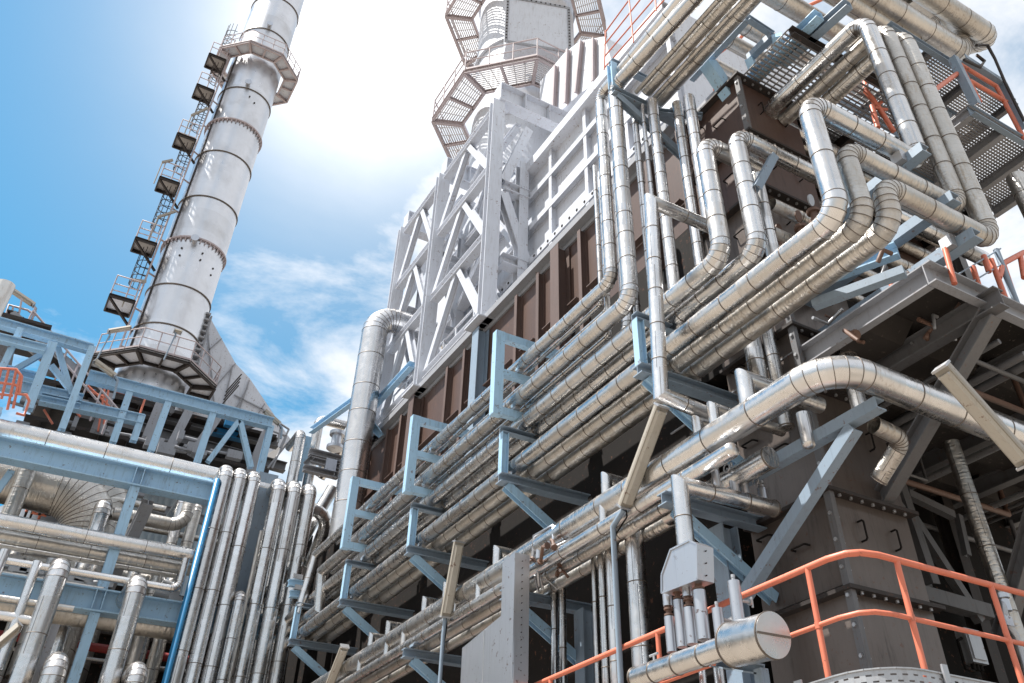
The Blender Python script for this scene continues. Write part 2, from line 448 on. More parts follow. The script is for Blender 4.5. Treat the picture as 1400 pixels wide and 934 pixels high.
mb = MB(); mb.beam((XF-.08, 8.2, 12.53), (XF-.08, YE, 12.53), .18, .2, (0, 0, 1), .03, 'C'); mb.build('top_channel', 'grey', fur)
# convection section above
XW = 9.35; YV = 20.7
mb = MB(); mb.box((XW, 9.4, 12.42), (13.6, YV, 18.72)); mb.build('convection_box', 'white', fur)
for z in (12.75, 14.95, 16.2, 17.4):
    mb = MB(); mb.beam((XW-.105, 9.4, z), (XW-.105, YV, z), .20, .2, (1, 0, 0), .02, 'I'); mb.build('convection_rib', 'white', fur)
mb = MB(); mb.beam((XW-.16, 9.4, 18.56), (XW-.16, YV, 18.56), .34, .32, (0, 0, 1), .03, 'C'); mb.build('convection_top_rib', 'white', fur)
for y in (9.5, 11.4, 13.2, 15.0, 16.9, 18.8, 20.6):
    mb = MB()
    for a, b in zip((12.85, 15.05, 16.3, 17.5), (14.85, 16.1, 17.3, 18.38)):
        mb.obox((XW-.085, y, (a+b)/2), (.085, 0, 0), (0, .012, 0), (0, 0, (b-a)/2)); mb.obox((XW-.18, y, (a+b)/2), (.01, 0, 0), (0, .07, 0), (0, 0, (b-a)/2))
    mb.build('convection_stiffener', 'white', fur)
mb = MB()
for i in range(30): mb.disc((XW-.21, 9.7+i*.36, 14.95), (1, 0, 0), .04, .02, 8)
islands(mb, 'header_hole', 'soot_shade', fur)
# flue duct from the convection top to the stack
poly = [at(738, 150, X=10.4), at(738, 112, X=10.4), at(772, 72, X=10.4), at(793, 56, X=10.4), at(826, 50, X=10.4), at(840, 96, X=10.4), at(793, 128, X=10.4), at(757, 160, X=10.4)]
mb = MB(); mb.prism(poly, (3.2, 0, 0)); fd = mb.build('flue_duct', 'white', fur)
mb = MB()
for a, b in (((760, 90), (757, 158)), ((777, 68), (774, 142)), ((795, 56), (788, 128)), ((812, 53), (812, 112))):
    p, q = at(*a, X=10.3), at(*b, X=10.3); MB().beam(p, q, .16, .12, (1, 0, 0), .02).build('duct_stiffener', 'pinksteel', fd)

# ================================================================= truss on the long face
tr = thing('support_truss', 'pale grey braced steel truss standing on the edge of the furnace roof', 'truss', (8.0, 20.0, 12.42))
YS = (16.25, 20.15, 23.4)
ZT = 21.0
for y in YS:
    mb = MB(); mb.beam((XF, y, 12.44), (XF, y, ZT), .26, .41, (0, 1, 0), .03); mb.obox((XF, y, 12.46), (.4, 0, 0), (0, .4, 0), (0, 0, .02)); mb.build('column', 'white', tr)
    mb = MB(); mb.beam((XF, y, ZT+.42), (XW+1.4, y, ZT+.42), .8, .42, (0, 0, 1), .035)
    for x in (8.0, 8.9, 9.8): mb.obox((x, y, ZT+.42), (.012, 0, 0), (0, .22, 0), (0, 0, .36))
    mb.build('top_beam', 'white', tr)
    for z in (14.75, 17.45):
        mb = MB(); mb.beam((XF+.32, y, z), (XW-.22, y, z), .32, .36, (0, 0, 1), .025); mb.build('cross_beam', 'white', tr)
    mb = MB(); mb.beam((XF+.3, y, 17.2), (XW-.25, y, 14.95), .26, .28, (0, 1, 0), .025); mb.build('diagonal', 'white', tr)
    mb = MB(); mb.beam((XF+.3, y, 17.65), (XW-.25, y, 20.3), .26, .28, (0, 1, 0), .025); mb.build('diagonal', 'white', tr)
    mb = MB(); mb.beam((XW-.40, y, 12.9), (XW-.40, y, 18.7), .28, .3, (0, 1, 0), .025); mb.build('inner_post', 'white', tr)
for a, b in ((16.55, 19.85), (20.45, 23.15)):
    mc = (a+b)/2
    for xq, hq in ((XF, .26), (XW-.42, .2)):
        for z in (12.9, 15.6, 18.2, 20.75):
            MB().beam((xq, a, z), (xq, b, z), hq, hq, (0, 0, 1), .022).build('chord', 'white', tr)
        for z0, z1 in ((13.05, 15.45), (15.75, 18.05), (18.35, 20.6)):
            for s in (a, b):
                MB().beam((xq+(.0 if s == a else .02), s, z0), (xq+(.0 if s == a else .02), mc+(.14 if s == b else -.14), z1), hq*.72, hq*.8, (1, 0, 0), .02).build('diagonal', 'white', tr)
    mb = MB(); mb.beam((XF+.2, a, 15.6), (XW-.5, b, 15.6), .2, .2, (0, 0, 1), .02); mb.build('plan_brace', 'white', tr)
    mb = MB(); mb.beam((XF+.35, a, 20.6), (XW-.4, b, 20.6), .2, .2, (0, 0, 1), .02); mb.build('plan_brace', 'white', tr)
    mb = MB(); mb.beam((XF+.35, b, 13.0), (XW-.4, a, 13.0), .2, .2, (0, 0, 1), .02); mb.build('plan_brace', 'white', tr)
mb = MB(); mb.tube([(8.25, 16.8, 13.9), (8.25, 23.6, 13.9)], .035, 8); mb.tube([(8.25, 16.8, 13.4), (8.25, 23.6, 13.4)], .03, 8)
for y in (17.5, 18.6, 19.4, 21, 22, 23): mb.tube([(8.25, y, 12.45), (8.25, y, 13.9)], .03, 8)
mb.build('handrail', 'white', tr)

# ================================================================= octagonal platforms and stacks
def octagon(cx, cy, R):   # R: centre to flat
    s = R*math.tan(PI/8); return [V((cx-R, cy+s, 0)), V((cx-R, cy-s, 0)), V((cx-s, cy-R, 0)), V((cx+s, cy-R, 0)), V((cx+R, cy-s, 0)), V((cx+R, cy+s, 0)), V((cx+s, cy+R, 0)), V((cx-s, cy+R, 0))]
def oct_platform(parent, cx, cy, z, ri, ro, frame, floor, rail, midrad=True, rail_h=1.1, solid=False, skip=()):
    I, O = octagon(cx, cy, ri), octagon(cx, cy, ro); U = V((0, 0, 1))
    fl = MB(); fr = MB()
    for i in range(8):
        j = (i+1) % 8
        if i in skip: continue
        if solid:
            fl.prism([I[i]+U*z, O[i]+U*z, O[j]+U*z, I[j]+U*z], (0, 0, .02))
        else:
            t = (O[j]-O[i]); n = 12
            for q in range(n):     # bearing bars across the bay
                a0 = (q+.5)/n; p = I[i].lerp(O[i], a0)+U*z; e = I[j].lerp(O[j], a0)+U*z
                fl.bar(p, e, .045, .03)
            for q in range(1, 6):
                p = I[i].lerp(I[j], q/6)+U*(z+.02); e = O[i].lerp(O[j], q/6)+U*(z+.02); fl.bar(p, e, .03, .02)
        fr.beam(O[i]+U*(z-.06), O[j]+U*(z-.06), .22, .1, (0, 0, 1), .02, 'C')
        fr.beam(I[i]+U*(z-.06), I[j]+U*(z-.06), .2, .1, (0, 0, 1), .02, 'C')
        fr.beam(I[i]+U*(z-.12), O[i]+U*(z-.12), .22, .12, (0, 0, 1), .02)
        if midrad: fr.beam(I[i].lerp(I[j], .5)+U*(z-.09), O[i].lerp(O[j], .5)+U*(z-.09), .14, .09, (0, 0, 1), .02)
    fl.build('platform_floor', floor, parent); fr.build('platform_frame', frame, parent)
    rl = MB()
    for i in range(8):
        j = (i+1) % 8
        if i in skip: continue
        for hgt, rr in ((rail_h, .03), (rail_h*.55, .024)): rl.tube([O[i]+U*(z+hgt), O[j]+U*(z+hgt)], rr, 6)
        rl.bar(O[i]+U*(z+.1), O[j]+U*(z+.1), .012, .14)
        for q in (0, 1/3, 2/3): p = O[i].lerp(O[j], q); rl.tube([p+U*z, p+U*(z+rail_h)], .028, 6)
    return rl.build('platform_rail', rail, parent)

# furnace stack
st2 = thing('furnace_stack', 'wide pale furnace stack with two octagonal grated platforms above the furnace', 'chimney', (11.5, 20.8, 21.0))
def shell(parent, cx, cy, r, z0, z1, step, name='stack_shell', n=48, band='seam', mat='stack'):
    k = max(1, round((z1-z0)/step)); mb = MB()
    mb.rings([(V((cx, cy, z0+(z1-z0)*i/k)), V((0, 0, 1)), r) for i in range(k+1)], n, 0, u=list(range(k+1)), cap0=True, sharp=[])
    return mb.build(name, [mat, band], parent)
shell(st2, 11.5, 20.8, 2.12, 18.73, 46, 2.6, mat='white')
for z in (24.6, 29.2, 34.0, 38):
    mb = MB(); mb.rings([(V((11.5, 20.8, z)), V((0, 0, 1)), 2.13), (V((11.5, 20.8, z)), V((0, 0, 1)), 2.25), (V((11.5, 20.8, z+.1)), V((0, 0, 1)), 2.25), (V((11.5, 20.8, z+.1)), V((0, 0, 1)), 2.13)], 48); mb.build('shell_flange', 'white', st2)
oct_platform(st2, 11.5, 20.8, 26.0, 2.3, 3.4, 'pinksteel', 'meshlight', 'pinksteel')
oct_platform(st2, 11.5, 20.8, 33.0, 2.3, 3.4, 'pinksteel', 'meshlight', 'pinksteel')
# flanged access box on the shell facing the furnace front
dv = V((-.33, -.94, 0)).normalized(); sd = V((dv.y, -dv.x, 0)); cc = V((11.5, 20.8, 29.3))+dv*2.3
mb = MB(); mb.obox(cc, sd*1.25, dv*.45, V((0, 0, 1.45))); bx = mb.build('access_box', 'white', st2)
mb = MB()
for s in (-1, 1): mb.obox(cc+dv*.46+sd*s*1.28, sd*.06, dv*.03, V((0, 0, 1.52)))
for s in (-1, 1): mb.obox(cc+dv*.46+V((0, 0, s*1.48)), sd*1.2, dv*.03, V((0, 0, .06)))
mb.build('box_flange', 'grey', bx)
mb = MB()
for s in (-1, 1): bolts(mb, cc+dv*.49+sd*s*1.28+V((0, 0, -1.4)), cc+dv*.49+sd*s*1.28+V((0, 0, 1.4)), dv, 14, .035)
bolts(mb, cc+dv*.49-sd*1.2+V((0, 0, 1.48)), cc+dv*.49+sd*1.2+V((0, 0, 1.48)), dv, 12, .035); islands(mb, 'flange_bolt', 'darksteel', bx)

# tall silver stack on the left
SX, SY, SR = 2.42, 40.6, 1.56
st1 = thing('silver_stack', 'tall round silver chimney with dark ring joints and a ladder, rising into the sky', 'chimney', (SX, SY, 15.0))
shell(st1, SX, SY, SR, 15.0, 66, 1.45, mat='stack')
def zat(px, py): return at(px, py, Y=SY).z
for i, q in enumerate([(176, 446), (200, 394), (221, 331), (243, 274), (264, 212), (283, 171), (298, 127), (335, 50), (352, 8)]):
    z = at(q[0]+35, q[1]-8, Y=SY-SR).z; ft = i in (2, 5)
    w = .09 if ft else .045; mb = MB()
    mb.rings([(V((SX, SY, z)), V((0, 0, 1)), SR+.002), (V((SX, SY, z)), V((0, 0, 1)), SR+(.12 if ft else .055)), (V((SX, SY, z+w)), V((0, 0, 1)), SR+(.12 if ft else .055)), (V((SX, SY, z+w)), V((0, 0, 1)), SR+.002)], 48)
    if ft:
        for a in range(40): mb.obox(V((SX+math.cos(a*PI/20)*(SR+.06), SY+math.sin(a*PI/20)*(SR+.06), z-.10)), (.03, 0, 0), (0, .03, 0), (0, 0, .095))
    mb.build('ring_flange', 'pinksteel' if ft else 'seam', st1)
oct_platform(st1, SX, SY, 44.6, 1.75, 2.5, 'pinksteel', 'white', 'pinksteel', solid=True)
oct_platform(st1, SX, SY, 21.7, 1.75, 2.75, 'darksteel', 'white', 'pinksteel', solid=True)
for z, a in ((at(267, 330, Y=SY-SR).z, -1.75), (at(342, 118, Y=SY-SR).z, -1.75), (at(366, 36, Y=SY-SR).z, -1.7)):
    d = V((math.cos(a), math.sin(a), 0)); c = V((SX, SY, z))+d*(SR+.15)
    mb = MB(); mb.disc(c, d, .14, .34, 16); mb.disc(c+d*.18, d, .2, .05, 16); mb.build('nozzle', 'sheet', st1)
# small stud bosses
mb = MB()
for q in ((249, 337), (246, 347), (277, 347), (274, 356), (294, 363), (291, 372), (341, 133), (348, 141)):
    p = at(*q, Y=SY-SR*.98); mb.disc((SX+max(-1.4, min(1.4, p.x-SX))*.98, SY-math.sqrt(max(.05, SR**2-(p.x-SX)**2))-.02, p.z), (0, -1, 0), .05, .08, 8)
islands(mb, 'boss', 'darksteel', st1)
# ladder with cages and rest platforms up the left flank
LX, LY = SX-SR-.82, SY-.6
lad = MB(); zl0 = 21.8; zl1 = 46
for s in (-.28, .28): lad.tube([(LX+.55, LY+s, zl0), (LX+.55, LY+s, zl1)], .045, 6)
for i in range(int((zl1-zl0)/.4)): lad.tube([(LX+.55, LY-.28, zl0+i*.4), (LX+.55, LY+.28, zl0+i*.4)], .025, 5)
for i in range(int((zl1-zl0)/2.2)): lad.tube([(LX+.55, LY, zl0+1+i*2.2), (SX-SR+.1, LY+.2, zl0+1+i*2.2)], .05, 6)
lad.build('ladder', 'pinksteel', st1)
cab = MB(); cab.tube([(LX+.98, LY-.1, zl0), (LX+.98, LY-.1, zl1)], .06, 6); cab.tube([(LX+1.12, LY-.2, zl0), (LX+1.12, LY-.2, zl1)], .05, 6); cab.build('cable_conduit', 'darksteel', st1)
pz = []
for q in ((172, 418), (203, 338), (233, 255), (257, 196), (285, 130), (301, 88)): pz.append(at(q[0], q[1], Y=LY).z)
for i, z in enumerate(pz):
    px = MB(); big = i == 0; w = .68 if big else .56
    px.box((LX-w, LY-w, z), (LX+.42, LY+w, z+.03)); px.build('rest_platform', 'grating' if not big else 'white', st1)
    px = MB()
    for a, b in (((-w, -w), (.45, -w)), ((-w, w), (.45, w)), ((-w, -w), (-w, w)), ((.45, -w), (.45, w))):
        px.beam((LX+a[0], LY+a[1], z-.1), (LX+b[0], LY+b[1], z-.1), .2, .08, (0, 0, 1), .02, 'C')
    px.beam((LX-w, LY-w, z-.2), (SX-SR, LY, z-1.3), .1, .1, (0, 0, 1), .02); px.build('rest_frame', 'darksteel', st1)
    px = MB()
    for hgt in (1.1, .6):
        px.tube([(LX+.4, LY-w, z+hgt), (LX-w, LY-w, z+hgt), (LX-w, LY+w, z+hgt), (LX+.4, LY+w, z+hgt)], .03, 6)
    for a in ((-w, -w), (-w, w), (0, -w), (0, w), (.4, -w), (.4, w)): px.tube([(LX+a[0], LY+a[1], z), (LX+a[0], LY+a[1], z+1.1)], .03, 6)
    px.build('rest_rail', 'pinksteel', st1)
    # safety cage hoops above this platform
    zt = (pz[i+1] if i+1 < len(pz) else z+4)-.2; cg = MB(); k = int((zt-z-1.3)/.45)
    for j in range(max(1, k)):
        zz = z+1.3+j*.45
        cg.tube([(LX+.5+.36*-math.sin(t)*1.7, LY+.38*math.cos(t), zz) for t in [PI*q/8 for q in range(9)]], .022, 5)
    for t in (PI*.08, PI*.22, PI*.36, PI*.5, PI*.64, PI*.78, PI*.92): cg.tube([(LX+.5-.36*1.7*math.sin(t), LY+.38*math.cos(t), z+1.3), (LX+.5-.36*1.7*math.sin(t), LY+.38*math.cos(t), zt)], .02, 5)
    cg.build('safety_cage', 'darksteel', st1)
for q in ((262, 158, 284, 148), (222, 222, 236, 219), (216, 297, 240, 289), (181, 383, 200, 385)):
    p, e = at(q[0], q[1], Y=LY-.6), at(q[2], q[3], Y=LY-.6); mb = MB(); mb.bar(p, e, .12, .12); mb.tube([p, p+V((0, 0, -1.6))], .03, 6); mb.build('ladder_lamp', 'lamp', st1)
# sloping hood ducts behind the stack foot
hood = thing('flue_hood', 'white sloping sheet metal hood with seam lines beside the foot of the silver stack', 'duct', (5, 42, 15))
ph = [at(q[0], q[1], Y=42.3) for q in ((262, 470), (286, 432), (303, 463), (322, 497), (341, 517), (362, 548), (398, 602), (330, 640), (170, 600), (185, 500))]
mb = MB(); mb.prism(ph, (0, 5, 0)); mb.build('hood_shell', 'white', hood)
mb = MB()
for a, b in (((283, 440), (300, 640)), ((303, 463), (240, 520)), ((322, 497), (250, 580)), ((341, 520), (300, 640)), ((320, 540), (372, 566)), ((318, 500), (305, 560)), ((338, 530), (322, 560)), ((362, 552), (330, 600))):
    mb.bar(at(*a, Y=42.22), at(*b, Y=42.22), .06, .05, (0, 1, 0))
islands(mb, 'hood_seam', 'grey', hood)
mb = MB(); A = at(278, 430, Y=40.2); B = at(258, 500, Y=40.2)
for i in range(9):
    p = A.lerp(B, i/8.5); mb.obox(p, (.33, 0, 0), (0, .25, 0), (0, 0, .05)); mb.obox(p+V((0, .2, -.3)), (.33, 0, 0), (0, .03, 0), (0, 0, .28))
mb.bar(A+V((.4, 0, 0)), B+V((.4, 0, 0)), .08, .2, (0, 1, 0)); mb.build('hood_ladder', 'grey', hood)
mb = MB(); a0, b0 = at(309, 536, Y=41.0), at(330, 512, Y=41.0)
for kx in range(4): mb.bar(a0+V((.0, 0, -.22*kx)), b0+V((0, 0, -.22*kx)), .1, .06)
islands(mb, 'hood_louvre', 'darksteel', hood)
# ================================================================= brackets on the long face
ST = [7.95, 11.85, 15.54, 19.12, 22.55]
WH1 = ['beside the tall riser', 'nearest the casing neck', 'near the middle lamp', 'second from the far end', 'at the far end by the bundle']
for i, y in enumerate(ST):
    t = thing('pipe_bracket', 'light blue braced bracket under the three lower pipes, %s' % WH1[i], 'bracket', (XF, y, 6.1), 'braced brackets of the lower pipe row')
    MB().beam((6.22, y, 6.21), (XF-.03, y, 6.21), .15, .2, (0, 0, 1), .018).build('arm', 'bluegrey', t)
    MB().beam((6.36, y, 6.11), (XF-.03, y, 5.15), .13, .15, (0, 1, 0), .016).build('brace', 'blue', t)
    MB().beam((6.30, y, 6.29), (6.30, y, 7.04), .13, .12, (1, 0, 0), .014).build('post', 'blue', t)
    MB().beam((6.24, y, 7.10), (XF-.03, y, 7.10), .11, .13, (0, 0, 1), .014, 'C').build('upper_arm', 'bluegrey', t)
    mb = MB()
    for x in (6.52, 6.83, 7.2): mb.bar((x, y-.12, 6.305), (x, y+.12, 6.305), .08, .036)
    islands(mb, 'pipe_shoe', 'galv', t)
for i, y in enumerate((11.85, 15.54, 19.0)):
    t = thing('pipe_hanger', 'light blue C shaped hanger holding the two upper pipes, %s' % ['nearest the camera', 'the middle one of three', 'beside the big vertical pipe'][i], 'bracket', (6.15, y, 7.45), 'C shaped pipe hangers')
    x0 = 6.12
    MB().beam((x0, y, 7.34), (x0, y, 9.05), .18, .15, (1, 0, 0), .02, 'B').build('post', 'blue', t)
    MB().beam((x0+.092, y, 8.97), (XF-.03, y, 8.97), .15, .14, (0, 0, 1), .02, 'B').build('top_arm', 'blue', t)
    MB().beam((x0+.092, y, 8.21), (XF-.03, y, 8.21), .12, .13, (0, 0, 1), .02, 'B').build('middle_arm', 'blue', t)
    MB().beam((x0+.092, y, 7.43), (XF-.03, y, 7.43), .14, .14, (0, 0, 1), .02, 'B').build('bottom_arm', 'blue', t)
    mb = MB()
    for x, z in ((6.53, 8.295), (6.47, 7.525)): mb.bar((x, y-.14, z), (x, y+.14, z), .1, .045)
    islands(mb, 'pipe_shoe', 'galv', t)
for i, y in enumerate((7.85, 11.85, 15.54)):
    t = thing('pipe_bracket', 'grey blue braced bracket under the lowest pipe row, %s' % ['behind the vertical header', 'behind the sheet metal casing', 'beside the middle lamp pole'][i], 'bracket', (XF, y, 4.3), 'braced brackets of the lowest pipe row')
    MB().beam((6.36, y, 4.38), (XF-.03, y, 4.38), .15, .17, (0, 0, 1), .016).build('arm', 'bluegrey', t)
    MB().beam((6.55, y, 4.28), (XF-.03, y, 3.45), .13, .14, (0, 1, 0), .016).build('brace', 'blue', t)
t = thing('roof_pipe_bracket', 'grey blue braced bracket at the roof corner carrying the four upper pipes', 'bracket', (XF, 8.2, 11.5))
MB().beam((6.34, 8.2, 12.32), (7.95, 8.2, 12.32), .15, .17, (0, 0, 1), .018).build('arm', 'bluegrey', t)
MB().beam((6.42, 8.2, 12.22), (7.95, 8.2, 11.35), .13, .14, (0, 1, 0), .016).build('brace', 'bluegrey', t)
MB().beam((6.38, 8.2, 12.41), (6.38, 8.2, 13.1), .15, .13, (0, 1, 0), .016).build('post', 'blue', t)
MB().beam((6.36, 8.2, 13.17), (7.3, 8.2, 13.17), .11, .13, (0, 0, 1), .016, 'C').build('upper_arm', 'bluegrey', t)
MB().beam((7.3, 8.1, 12.2), (7.9, 7.6, 11.95), .11, .11, (0, 0, 1), .016, 'C').build('short_strut', 'bluegrey', t)

# ================================================================= long pipes
YEND = 23.3
GL = 'long pipes along the furnace'
# three lower pipes: long run, elbow up, run along the short face, elbow up, riser, elbow, run back
for i, (x, y, z, r, zx, xe, zr, ye, lab) in enumerate((
    (6.52, 4.46, 6.46, .14, 8.38, 8.65, 11.66, 6.85, 'outermost of three lower silver pipes, tallest offset loop at the furnace corner'),
    (6.83, 4.36, 6.44, .125, 7.62, 8.97, 11.58, 6.7, 'middle one of three lower silver pipes, shorter loop at the furnace corner'),
    (7.17, 4.26, 6.45, .138, 7.10, 9.22, 11.46, 6.3, 'innermost of three lower silver pipes, low double bend at the furnace corner'))):
    pipe(lab, [(x, YEND+.2-i*.3, z), (x, y, z), (x, y, zx), (xe, y, zx), (xe, y, zr), (xe, ye, zr)]+([(xe+2.2, ye, zr)] if i == 0 else []), r, 1.45, group=GL, mat='clad' if i == 0 else 'cladw', gores=5, seam=.55)
# two pipes of the second level, elbow up, then along the short face
pipe('outer pipe of the second row, turning up beside the corner box with a tall riser', [(6.64, YEND+.3, 7.30), (6.64, 6.45, 7.30), (6.64, 6.45, 9.5), (7.7, 6.45, 9.5)], .138, 1.3, group=GL, seam=.45)
pipe('inner pipe of the second row, turning up and running along the short face', [(6.94, YEND+.2, 7.26), (6.94, 6.08, 7.26), (6.94, 6.08, 9.5), (12.6, 6.08, 9.5)], .132, 1.3, group=GL, seam=.45)
# third and fourth level
pipe('silver pipe on the bottom arms of the C hangers, rising as the second riser', [(6.47, 20.4, 7.68), (6.47, 8.29, 7.68), (6.47, 8.29, 12.58), (6.66, 2.6, 12.58)], .13, 1.25, group=GL, seam=.5)
pipe('silver pipe on the middle arms of the C hangers, rising as the first riser', [(6.53, 20.4, 8.43), (6.53, 8.82, 8.43), (6.53, 8.82, 12.92), (6.50, 2.6, 12.92)], .108, 1.25, group=GL, seam=.5)
for x, y0, z, r, lab in ((6.70, 9.2, 7.66, .045, 'thin bare line tucked beside the pipe on the bottom arms'), (6.93, 9.0, 7.66, .10, 'inner silver pipe behind the pipe on the bottom arms'), (7.2, 9.1, 7.64, .07, 'third small pipe back on the bottom arms'),
                         (6.72, 9.4, 8.40, .04, 'thin bare line tucked beside the pipe on the middle arms'), (6.90, 9.5, 8.40, .04, 'second thin line on the middle arms'), (7.1, 9.2, 8.42, .09, 'inner silver pipe behind the pipe on the middle arms')):
    pipe(lab, [(x, 21.5, z), (x, y0, z), (x, y0, z+3.2)], r, 1.3, group=GL, seam=.6, n=16, gores=4)
# roof pipes
pipe('third of the four roof pipes passing overhead', [(7.02, 8.05, 12.56), (7.08, 2.4, 12.56)], .125, group=GL, mat='cladw', seam=.6)
pipe('innermost roof pipe, nearest the blue frame overhead', [(7.36, 8.15, 12.55), (7.40, 2.4, 12.55)], .13, group=GL, mat='cladw', seam=.6)
pipe('slim tracer line between two roof pipes', [(6.82, 8.1, 12.46), (6.86, 2.4, 12.46)], .045, group=GL, mat='cladw', seam=.6, n=14)
pipe('slim tracer line beside the third roof pipe', [(7.18, 8.1, 12.45), (7.23, 2.4, 12.45)], .045, group=GL, mat='cladw', seam=.6, n=14)
for x, y, z0, z1, r, lab in ((6.9, 8.3, 6.75, 12.3, .06, 'slim riser between the second riser and the mitred riser'), (7.05, 7.95, 6.8, 12.2, .10, 'silver riser just left of the branch pipe'),
                        (7.42, 7.7, 6.8, 12.1, .095, 'rearmost riser beside the brown wall'), (6.95, 8.12, 6.8, 12.2, .04, 'thin tracer line among the risers')):
    pipe(lab, [(x, y, z0), (x, y, z1)], r, group='risers at the furnace corner', seam=.5, n=16, mat='cladb')
# mitred riser in front
pipe('mitred silver pipe stepping down in front of the bracket beside the risers', [(7.2, 7.16, 11.6), (7.2, 7.16, 8.62), (6.1, 7.16, 8.62), (6.1, 7.36, 5.5), (6.9, 7.36, 5.42)], .10, group='risers at the furnace corner', mitre=(1, 2, 3), seam=.5, n=18, mat='cladb')

# ================================================================= lowest level: big pipe and the three below
bz, bx_, by = 4.93, 6.65, 5.14
pipe('very large silver pipe along the furnace, bending round the corner below the slab', [(bx_, 24.5, bz), (bx_, by, bz), (14.5, by, bz-.1)], .176, 1.85, group=GL, seam=.8, gores=6, n=30)
pipe('outer pipe of the lowest row with a round capped end', [(6.53, 20.5, 4.57), (6.53, 6.72, 4.57)], .095, group=GL, dome=(False, True), seam=.9)
pipe('fat capped silver header end behind the small valves', [(7.05, 8.6, 4.58), (7.05, 6.62, 4.58)], .13, group=GL, caps=(False, True), seam=.9, n=28)
pipe('middle pipe of the lowest row', [(6.82, 20.5, 4.55), (6.82, 7.6, 4.55)], .088, group=GL, seam=.9, mat='cladw')
pipe('innermost pipe of the lowest row', [(7.15, 20.5, 4.55), (7.15, 8.0, 4.55)], .085, group=GL, seam=.9, mat='cladw')
# small mitred stubs standing off the big pipe
GS = 'mitred stub pipes on the big pipe'
for i, (y, x1, h, r) in enumerate(((6.45, 7.6, .62, .105), (7.05, 7.5, .42, .075), (7.36, 6.5, .34, .075), (9.4, 7.7, .45, .08), (12.6, 7.7, .45, .08), (14.5, 7.6, .4, .07), (15.4, 7.6, .4, .07), (17.1, 7.6, .4, .07), (18.0, 7.6, .4, .07))):
    x = bx_
    lab = ['tallest mitred stub on the big pipe near its bend', 'short mitred stub just left of the tallest stub', 'stub that takes the mitred riser foot', 'lone stub beyond the near lamp', 'lone stub above the casing',
           'stub right of the far lamp', 'stub above the far bracket arm', 'farther stub of the pair near the far lamp', 'last stub of the row'][i]
    pipe(lab, [(x, y, bz+.1), (x, y, bz+.15+h*.55), (x1+.3, y, bz+.15+h*.55)], r, group=GS, mitre=(1,), seam=1.2, n=16, cat='pipe stub', name='stub_pipe')
for i, (y, h) in enumerate(((9.35, .32), (13.0, .3), (13.9, .3), (16.0, .28), (16.8, .28), (18.2, .28))):
    pipe(['stub between the big pipe and the lowest row beside the near lamp', 'stub left of the casing top', 'stub right of the middle lamp', 'stub left of the middle lamp', 'stub over the far end of the lowest row', 'farthest stub over the lowest row'][i],
         [(6.54, y, 4.64), (6.54, y, 4.68+h*.7), (6.9, y, 4.68+h*.7)], .06, group=GS, mitre=(1,), seam=1.2, n=14, cat='pipe stub', name='stub_pipe')

# ================================================================= header, cone casing, manifold at the front
hy = 7.24
pipe('capped silver header pipe with a vertical leg standing in front of the lowest bracket', [(6.15, hy, 3.5), (6.15, hy, 4.27), (7.62, hy, 4.30)], .10, mitre=(1,), caps=(False, True), seam=.45, n=24, mat='cladb')
# small instrument valves on the header
for i, (x, h, r) in enumerate(((6.72, .30, .05), (7.0, .22, .06), (7.17, .18, .05), (7.45, .16, .06))):
    t = thing('drain_valve', ['small valve under the round capped pipe end', 'valve stub left of the fat header end', 'valve stub below the fat header end', 'last valve stub near the header cap'][i], 'valve', (x, hy, 4.38), 'drain valves on the header')
    mb = MB(); mb.tube([(x, hy, 4.36), (x, hy, 4.42+h*.6)], r, 14); mb.build('sleeve', 'sheet', t)
    mb = MB(); mb.tube([(x, hy, 4.42+h*.6), (x, hy, 4.42+h*1.5)], .018, 8); mb.disc((x, hy, 4.42+h*.8), (0, 0, 1), .04, .03, 10); mb.disc((x, hy, 4.42+h*1.1), (0, 0, 1), .04, .03, 10)
    mb.tube([(x, hy, 4.42+h*.95), (x-.12, hy-.04, 4.42+h*.95)], .012, 6); mb.build('stem', 'galv', t)
    mb = MB(); c = V((x-.13, hy-.045, 4.42+h*.95)); mb.tube([c+V((0, math.cos(a)*.05, math.sin(a)*.05)) for a in [i_*PI/6 for i_ in range(13)]], .009, 5); mb.build('handwheel', 'galv', t)
# cone-shaped sheet casing
cb_ = thing('cone_casing', 'faceted silver sheet casing above four small flanged pipes', 'casing', (6.1, hy, 3.0))
def pt(px, py, xx=5.98): return at(px, py, X=xx)
front = [pt(905, 811), pt(905, 786), pt(917, 752), pt(943, 739), pt(953, 744), pt(954, 792)]
mb = MB(); mb.prism(front, (.22, 0, 0)); mb.build('casing_shell', 'sheet', cb_)
mb = MB(); e = V((-.006, 0, 0))
for q0, q1 in zip(front, front[1:]+front[:1]): mb.bar(q0+e, q1+e, .018, .012, (1, 0, 0))
mb.build('edge_fold', 'sheet', cb_)
mb = MB()
for f_ in (.15, .5, .85): c = front[4].lerp(front[5], f_)+V((.11, -.008, 0)); mb.disc(c, (0, 1, 0), .0075, .016, 8)
islands(mb, 'casing_screw', 'darksteel', cb_)
